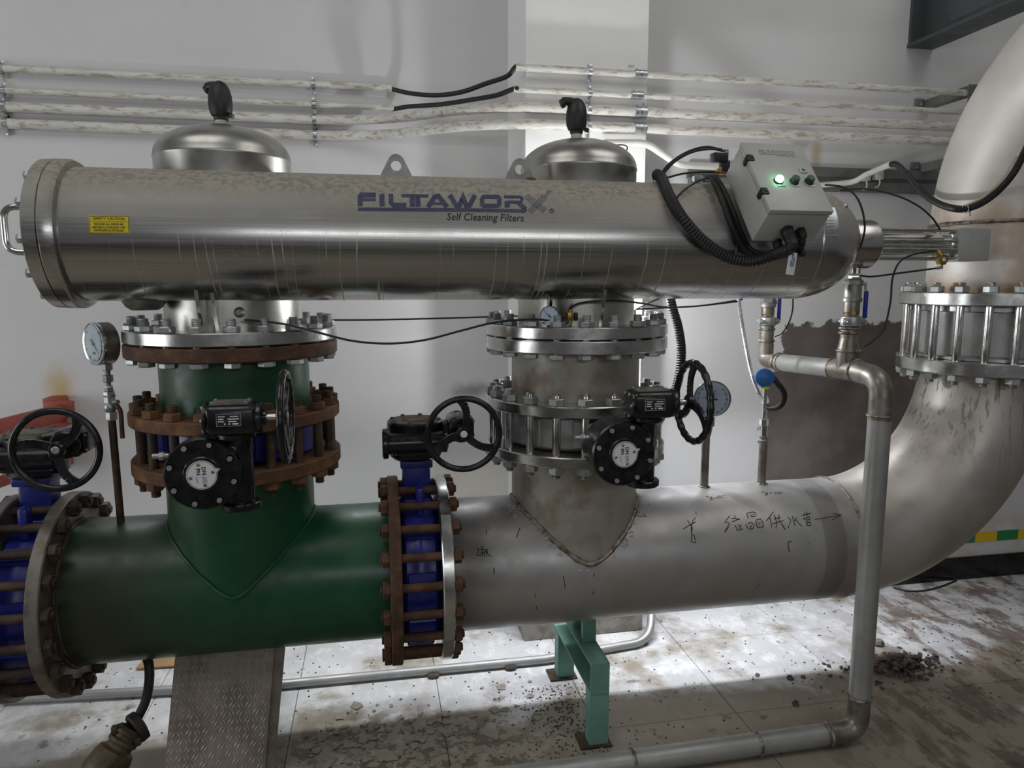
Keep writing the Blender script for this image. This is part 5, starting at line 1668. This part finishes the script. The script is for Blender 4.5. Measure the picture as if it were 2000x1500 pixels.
for i in range(4):
    z, r = zc[i], rc[i]
    if i < 2:
        xe = A(765 + 4 * i, 172 + 34 * i, YL_).x
        single('wall_conduit', MB().cyl((-2.4, YL_, z), (xe, YL_, z), r, 24), 'conduit', f'{nm[i]} white conduit on the left wall, ending at a black hose', 'conduit', (xe, YL_, z), 'white wall conduits')
        x2 = A(1007 - 4 * i, 142 + 40 * i, YR_ - 0.012).x
        single('wall_conduit', MB().cyl((x2, YR_ - 0.012, z), (3.5, YR_ - 0.012, z), r, 24), 'conduit', f'{nm[i]} white conduit across the pillar, starting at a black hose', 'conduit', (x2, YR_, z), 'white wall conduits')
        m1 = [(xe - 0.02, YL_, z)]
        if i == 0:
            m1 += [(xe, YL_, z - 0.004), A(800, 182, 3.70), A(850, 186, 3.62), A(900, 180, 3.52), A(950, 163, 3.42), A(990, 149, 3.32)]
        else:
            m1 += [(xe, YL_, z - 0.004), A(800, 208, 3.70), A(860, 204, 3.60), A(920, 195, 3.48), A(970, 186, 3.36)]
        m1 += [(x2, YR_ - 0.012, z), (x2 + 0.03, YR_ - 0.012, z)]
        hose('conduit_hose', f'black hose bridging the gap of the {nm[i]} white conduit', m1, 0.0108, 'rubber', k=8)
    else:
        pts = round_path([(-2.4, YL_, z), (0.02, YL_, z), (0.52, YR_ + (0 if i == 3 else 0.0), z), (3.5, YR_, z)], 0.9, 14)
        single('wall_conduit', MB().tube(pts, r, 24), 'conduit', f'{nm[i]} white conduit bending from the left wall onto the pillar', 'conduit', (0.5, YR_, z), 'white wall conduits')
    clip(A(612, 165, YL_).x, YL_, z, r, f'zinc clip on the {nm[i]} conduit left of the pillar')
    clip(A(3, 150, YL_).x, YL_, z, r, f'zinc clip on the {nm[i]} conduit at the left edge')
    yy = YR_ - 0.012 if i < 2 else YR_
    clip(A(1151, 150, YR_).x, yy, z, r, f'zinc clip on the {nm[i]} conduit on the pillar')
    sleeve(A((1249, 1243, 1252, 1252)[i], 150, YR_).x, yy, z, r, f'galvanised sleeve joining the {nm[i]} conduit at the pillar edge')

# pencil notes on the pillar
mb = MB()
for (x0, y0, s_) in ((1226, 128, '137.P'), (1226, 137, '168 P'), (1226, 143, '140'), (1250, 183, '1o'), (1250, 201, '16')):
    p = A(x0 + 6, y0 + 2, YC - 0.001)
    text_on(mb, s_, 0.017, p, Vector((1, 0, 0)), Vector((0, 0, 1)), shear=0.2, xs=0.8)
part('pencil_note', mb, 'ink', pil)

# pale bent conduit at the pillar, right of the right dome
single('bent_conduit', MB().tube(round_path([A(1180, 279, 3.29), A(1262, 279, 3.29), A(1325, 322, 3.30), A(1500, 330, 3.45)], 0.16, 10), 0.0165, 20), 'ivory', 'pale bent conduit leaving the pillar behind the tubes', 'conduit', A(1262, 279, 3.29))
hose('lamp_lead', 'thin black wire loop behind the right dome', [A(1200, 284, 3.0), A(1212, 283, 3.0), A(1223, 285, 3.0), A(1225, 291, 3.0), A(1219, 300, 2.98), A(1214, 310, 2.96)], 0.0028, 'rubber', 'wire', n=6)

# cable strut, sockets, brackets at upper right
t = thing('wall_strut', 'long grey double rail fixed along the right wall', 'rail', (2.4, YWR, 2.30))
for z, h in ((2.372, 0.045), (2.300, 0.05)):
    part('rail', MB().box((2.75, YWR - 0.022, z), (2.3, 0.005, h)).box((2.75, YWR - 0.012, z + h / 2), (2.3, 0.02, 0.005)).box((2.75, YWR - 0.012, z - h / 2), (2.3, 0.02, 0.005)), 'strut', t)
part('back_strip', MB().box((2.75, YWR - 0.005, 2.336), (2.3, 0.008, 0.03)), 'strut', t)
for k, (px, py, lab) in enumerate(((1690, 348, 'left white junction block on the wall rail'), (1715, 343, 'right white junction block on the wall rail'))):
    p = A(px, py, YWR - 0.045)
    t = thing('junction_block', lab, 'socket', p + Vector((0, 0, -0.025)), 'white junction blocks')
    part('cover', MB().rbox(p, (0.044, 0.04, 0.044 if k else 0.03), 0.004), 'ivory', t)
    part('lead', MB().tube(smooth_path([p + Vector((0.0, -0.01, -0.015)), p + Vector((0.004, -0.012, -0.04)), p + Vector((-0.006, -0.012, -0.06)), p + Vector((-0.02, -0.01, -0.062))], 5), 0.004, 8), 'ivory', t)
single('riser_conduit', MB().tube(round_path([A(1600, 362, 3.50), A(1668, 356, 3.44), A(1690, 342, 3.36), A(1741, 320, 3.15)], 0.08, 8), 0.0145, 18), 'ivory', 'white conduit sloping up from the rail to the black flexible hose', 'conduit', A(1668, 356, 3.44))
hose('flex_conduit', 'ribbed black flexible conduit sagging across the riser bend', [A(1738, 321, 3.16), A(1752, 322, 3.10), A(1775, 345, 3.0), A(1800, 375, 2.85), A(1830, 396, 2.65), A(1862, 407, 2.45), A(1890, 407, 2.36), A(1920, 395, 2.32), A(1950, 372, 2.30), A(1978, 340, 2.28), A(2000, 300, 2.26), A(2030, 240, 2.2)], 0.0125, 'blackm', 'conduit', ribs=0.09, pitch=0.0085)
hose('pale_cable', 'pale cable tied along the black flexible conduit', [A(1885, 402, 2.345), A(1920, 385, 2.31), A(1945, 362, 2.29), A(1965, 338, 2.28), A(1985, 305, 2.27)], 0.004, 'tan', 'cable', n=8)
p = A(1889, 408, 2.36)
t = thing('hose_clamp', 'shiny clamp on the black flexible conduit', 'clamp', p)
part('band', MB().ring(p + Vector((-0.008, 0, 0)), p + Vector((0.008, 0, 0.004)), 0.0165, 0.013, 20), 'galv', t)
part('screw', MB().cyl(p + Vector((0, -0.012, -0.01)), p + Vector((0.002, -0.012, -0.028)), 0.004, 10), 'galv', t)
for k, (px, py, ex, lab) in enumerate(((1795, 204, 1886, 'upper steel bracket holding the conduits off the right wall'), (1787, 328, 1850, 'lower steel bracket under the conduits on the right wall'))):
    p = A(px, py, YWR - 0.006)
    t = thing('conduit_bracket', lab, 'bracket', p, 'conduit wall brackets')
    part('wall_plate', MB().rbox(p, (0.055, 0.008, 0.062), 0.002), 'strut', t)
    q = Vector((p.x + 0.03, 3.27, p.z + 0.0))
    part('arm', MB().box(Vector((p.x + 0.03, (p.y + 3.25) / 2, p.z)), (0.005, p.y - 3.25, 0.045)).box(Vector((p.x + 0.05, (p.y + 3.25) / 2, p.z - 0.022)), (0.04, p.y - 3.25, 0.005)), 'strut', t)
    part('plate_bolt', MB().hexa(p + Vector((0.006, -0.004, 0)), p + Vector((0.006, -0.014, 0)), 0.009, 0.001), 'zinc', t)
    if k == 0:
        part('upright', MB().box(Vector((p.x + 0.045, 3.262, 2.60)), (0.05, 0.005, 0.34)).box(Vector((p.x + 0.07, 3.285, 2.60)), (0.005, 0.05, 0.34)), 'strut', t)

# red-oxide bracket on the left wall
t = thing('red_bracket', 'red painted pipe bracket on the wall behind the leftmost handwheel', 'bracket', (-1.36, 3.5, 0.8))
part('upright', MB().rbox((-1.50, YWL - 0.06, 1.08), (0.075, 0.10, 0.34), 0.006), 'redp', t)
part('clamp_plate', MB().rbox((-1.46, YWL - 0.13, 1.17), (0.13, 0.02, 0.14), 0.006), 'redp', t)
part('upper_arm', MB().cyl(A(112, 808, 3.62), A(-120, 870, 3.0), 0.042, 24), 'redp', t)
part('lower_arm', MB().cyl(A(70, 915, 3.66), A(-120, 985, 3.1), 0.026, 20), 'redp', t)
p = A(140, 819, 3.61)
part('bolt', MB().hexa(p, p + Vector((0, -0.02, 0)), 0.014, 0.002), 'zinc', t)

# ------------------------------------------------------------------ supports and things on the floor
def stand(x, label, y0=2.46, y1=3.03, zt=0.345):
    t = thing('pipe_stand', label, 'stand', (x, Y0, 0), 'teal pipe stands')
    w, h = 0.075, 0.125
    th = 0.007
    zm = zt - h / 2
    yc = (y0 + y1) / 2
    # channel beam, open to the left
    part('beam', MB().box((x + w / 2 - th / 2, yc, zm), (th, y1 - y0, h)).box((x, yc, zt - th / 2), (w, y1 - y0, th)).box((x, yc, zt - h + th / 2), (w, y1 - y0, th)), 'teal', t)
    part('beam_end_cap', MB().box((x, y0 - 0.003, zm), (w, 0.006, h)), 'teal', t)
    for yl in (y0 + 0.03, y1 - 0.05):
        part('leg', MB().box((x, yl - 0.03, (zt - h) / 2), (w, th, zt - h)).box((x - w / 2 + th / 2, yl, (zt - h) / 2), (th, 0.06, zt - h)).box((x + w / 2 - th / 2, yl, (zt - h) / 2), (th, 0.06, zt - h)), 'teal', t)
        part('foot_plate', MB().box((x - 0.012, yl, 0.005), (w + 0.05, 0.10, 0.010)), 'rod', t)
    part('saddle_block', MB().rbox((x + 0.008, Y0 - 0.045, zt + 0.05), (0.055, 0.035, 0.10), 0.003), 'teal', t)
    part('saddle_block', MB().rbox((x + 0.008, Y0 + 0.08, zt + 0.05), (0.055, 0.035, 0.10), 0.003), 'teal', t)
    return t


stand(0.812, 'teal painted steel stand under the bare steel header')
stand(-0.50, 'teal painted stand behind the leaning plates under the green header', y0=2.80, y1=3.10, zt=0.37)

# grey conduit on the floor, rising at the pillar
fp = round_path([(-1.6, 3.20, 0.024), (-0.43, 3.10, 0.024), (0.745, 3.09, 0.024), (1.30, 3.16, 0.026), (1.37, 3.32, 0.14), (1.385, 3.42, 0.55)], 0.16, 14)
single('floor_conduit', MB().tube(fp, 0.0205, 20), 'drain', 'grey conduit lying on the floor and rising by the pillar', 'conduit', (0.7, 3.09, 0.024))
for xs in (0.22, 0.58):
    single('mortar_lump', MB().sphere((xs, 3.065, 0.012), 0.015, 10, 7, (1.9, 1.0, 0.8)), 'soil', f'small mortar lump against the floor conduit, {"below" if xs < 0.5 else "right of"} the blue centre valve', 'lump', (xs, 3.065, 0))

# chequer plates standing on edge at lower left
def chequer(name, label, corners, th, m='plate', bars=True, seed=1):
    """corners: top-left, top-right, bottom-right, bottom-left"""
    tl, tr, br, bl = (Vector(q) for q in corners)
    n = (tr - tl).cross(bl - tl).normalized()
    if n.y > 0:
        n = -n
    t = thing(name, label, 'metal plate', (bl + br) / 2, 'leaning chequer plates')
    part('sheet', MB().prism([tl, tr, br, bl], -n * th), m, t)
    if bars:
        mb = MB()
        W, Hh = (tr - tl).length, (bl - tl).length
        i = 0
        stp = 0.028
        for r in range(int(Hh / stp)):
            for q in range(int(W / stp)):
                fx, fy = (q + 0.5) * stp / W, (r + 0.5) * stp / Hh
                if fx > 0.96 or fy > 0.98:
                    continue
                c = (tl.lerp(tr, fx)).lerp(bl.lerp(br, fx), fy)
                ux, uy = (tr - tl).normalized(), (bl - tl).normalized()
                sgn = 1 if (q + r) % 2 else -1
                for off in (-0.0055, 0.0055):
                    d = (ux * 0.5 + uy * sgn * 0.866)
                    e = d.cross(n)
                    cc = c + e * off
                    a, b = cc + d * 0.0145, cc - d * 0.0145
                    w_ = e * 0.0026
                    mb.add([a, cc + w_, b, cc - w_, a * 0.3 + b * 0.7 + n * 0.0018, a * 0.7 + b * 0.3 + n * 0.0018], [(0, 1, 5), (1, 4, 5), (1, 2, 4), (2, 3, 4), (3, 5, 4), (3, 0, 5)])
        part('ridges', mb, 'platebar', t, kind='stuff')
    return t


chequer('chequer_plate', 'front muddy chequer plate leaning under the green header',
        [(-0.735, 2.61, 0.480), (-0.395, 2.61, 0.460), (-0.435, 2.47, 0.0), (-0.775, 2.47, 0.0)], 0.006)
chequer('chequer_plate', 'rear chequer plate showing behind the front leaning plate',
        [(-0.70, 2.635, 0.465), (-0.358, 2.635, 0.462), (-0.405, 2.50, 0.0), (-0.74, 2.50, 0.0)], 0.006)
single('cardboard_sheet', MB().prism([(-1.13, 3.38, 0.012), (-0.70, 3.36, 0.012), (-0.70, 3.56, 0.03), (-1.10, 3.56, 0.02)], (0, 0, 0.006)), 'card', 'flat brown cardboard piece on the floor under the green header', 'cardboard', (-0.9, 3.45, 0.01))

# drain hose and muddy brass hose valve at lower left
hose('drain_hose', 'dark hose hanging from the green header down to the brass valve', [(-0.855, 2.66, 0.455), A(291, 1300, 2.62), A(291, 1335, 2.60), A(284, 1370, 2.58), A(270, 1400, 2.57), A(262, 1420, 2.57)], 0.0165, 'hose')
vb = A(262, 1418, 2.56)
t = thing('hose_valve', 'muddy brass hose valve with round black cap at lower left', 'valve', vb + Vector((-0.05, -0.05, -0.15)))
part('cap', MB().lathe(vb + Vector((0.025, 0.015, 0)), (-0.6, -0.5, -0.25), [(0, 0.03), (0.006, 0.054), (0.03, 0.056), (0.036, 0.05)], 36), 'hose', t)
ax = Vector((-0.45, -0.35, -0.62)).normalized()
o_ = vb + Vector((-0.005, -0.01, 0.0))
prof = [(0, 0.040), (0.01, 0.050), (0.02, 0.050), (0.024, 0.042), (0.036, 0.042), (0.04, 0.052), (0.052, 0.052), (0.056, 0.044), (0.07, 0.046), (0.078, 0.060), (0.10, 0.068), (0.15, 0.074), (0.19, 0.06)]
part('coupling', MB().lathe(o_, ax, prof, 28), 'oldbrass', t)
for k in range(3):
    d, uu, ww = frame(ax)
    a = k * 2.1 + 0.6
    p = o_ + ax * 0.022 + (uu * math.cos(a) + ww * math.sin(a)) * 0.05
    part('lug', MB().rbox(p, (0.024, 0.022, 0.03), 0.006), 'oldbrass', t)
part('spindle', MB().cyl(o_ + ax * 0.10 + Vector((0.01, -0.05, 0.01)), o_ + ax * 0.17 + Vector((0.0, -0.09, 0.0)), 0.02, 16), 'oldbrass', t)

# rubble heap, stones, paint flakes and grit
def rock(mb, c, r, rnd, flat=0.6):
    n, m_ = 7, 4
    k = len(mb.v)
    vs, fs = [], []
    for j in range(m_ + 1):
        ph = PI * j / m_
        for i in range(n):
            a = 2 * PI * i / n
            q = r * rnd.uniform(0.7, 1.15)
            vs.append(Vector((c[0] + q * math.sin(ph) * math.cos(a), c[1] + q * math.sin(ph) * math.sin(a), c[2] - q * flat * math.cos(ph))))
    for j in range(m_):
        for i in range(n):
            fs.append((j * n + i, j * n + (i + 1) % n, (j + 1) * n + (i + 1) % n, (j + 1) * n + i))
    mb.add(vs, fs)


rnd = random.Random(11)
hc_ = atz(1750, 1305, 0)
mb = MB()
for k in range(420):
    a, q = rnd.uniform(0, 2 * PI), abs(rnd.gauss(0, 0.40))
    x = hc_.x + math.cos(a) * q * 0.42
    y = hc_.y + math.sin(a) * q * 0.16
    h = max(0, 0.055 * (1 - q * 1.1))
    r = rnd.uniform(0.006, 0.022) * (1 - min(q, 0.9) * 0.5)
    rock(mb, (x, y, h * rnd.uniform(0.3, 1) + r * 0.3), r, rnd)
single('rubble_heap', mb, 'soil', 'small heap of dark soil and rubble behind the drain drop', 'rubble', (hc_.x, hc_.y, 0), kind='stuff')
for (px, py, r, lab) in ((1716, 1256, 0.030, 'pale angular stone on the lit floor beside the drain drop'), (1543, 1322, 0.017, 'small dark stone at the shadow edge, nearest the drain drop'), (1479, 1316, 0.013, 'small brown stone on the shadow edge left of a dark one'),
                         (1554, 1373, 0.019, 'flat dark stone on the shaded floor above the floor pipe'), (1569, 1320, 0.013, 'small grey pebble right of the dark stone'), (1262, 1255, 0.014, 'little brown pebble right of the floor conduit bend')):
    c = atz(px, py + 5, 0)
    mb = MB()
    rock(mb, (c.x, c.y, r * 0.5), r, rnd, 0.75)
    single('loose_stone', mb, 'stone' if 'pale' in lab or 'grey' in lab or 'brown' in lab else 'soil', lab, 'stone', (c.x, c.y, 0), 'loose stones on the floor')
hose('floor_cable', 'thin dark cable lying on the floor by the black skirting', [atz(1745, 1148, 0.006), atz(1775, 1155, 0.006), atz(1810, 1153, 0.006), atz(1840, 1145, 0.006), atz(1868, 1134, 0.006)], 0.006, 'rubber', 'cable', n=8)
mb = MB()
for k in range(260):
    x, y = rnd.gauss(0.02, 0.36), rnd.gauss(2.56, 0.16)
    if not (-0.35 < x < 0.9 and 2.3 < y < 2.95):
        continue
    n = rnd.randint(4, 6)
    r = rnd.choice((0.006, 0.009, 0.014, 0.028)) * rnd.uniform(0.7, 1.2)
    a0 = rnd.uniform(0, 6)
    pts = [Vector((x + r * rnd.uniform(0.5, 1.2) * math.cos(a0 + 2 * PI * i / n), y + r * rnd.uniform(0.5, 1.2) * math.sin(a0 + 2 * PI * i / n), 0.0035 + rnd.uniform(0, 0.003))) for i in range(n)]
    mb.prism(pts, (0, 0, 0.0012))
single('paint_flakes', mb, 'flake', 'scattered peeled paint flakes on the floor below the blue centre valve', 'flakes', kind='stuff')
mb = MB()
for k in range(1500):
    x = rnd.uniform(-1.3, 3.6)
    y = rnd.uniform(2.25, 3.5)
    if rnd.random() < 0.35:
        x, y = rnd.gauss(0.72, 0.09), rnd.uniform(2.35, 2.9)
    r = rnd.uniform(0.0015, 0.0055)
    rock(mb, (x, y, r * 0.4 + 0.002), r, rnd)
single('floor_grit', mb, 'soil', 'dark grit and crumbs scattered over the tiled floor', 'grit', kind='stuff')
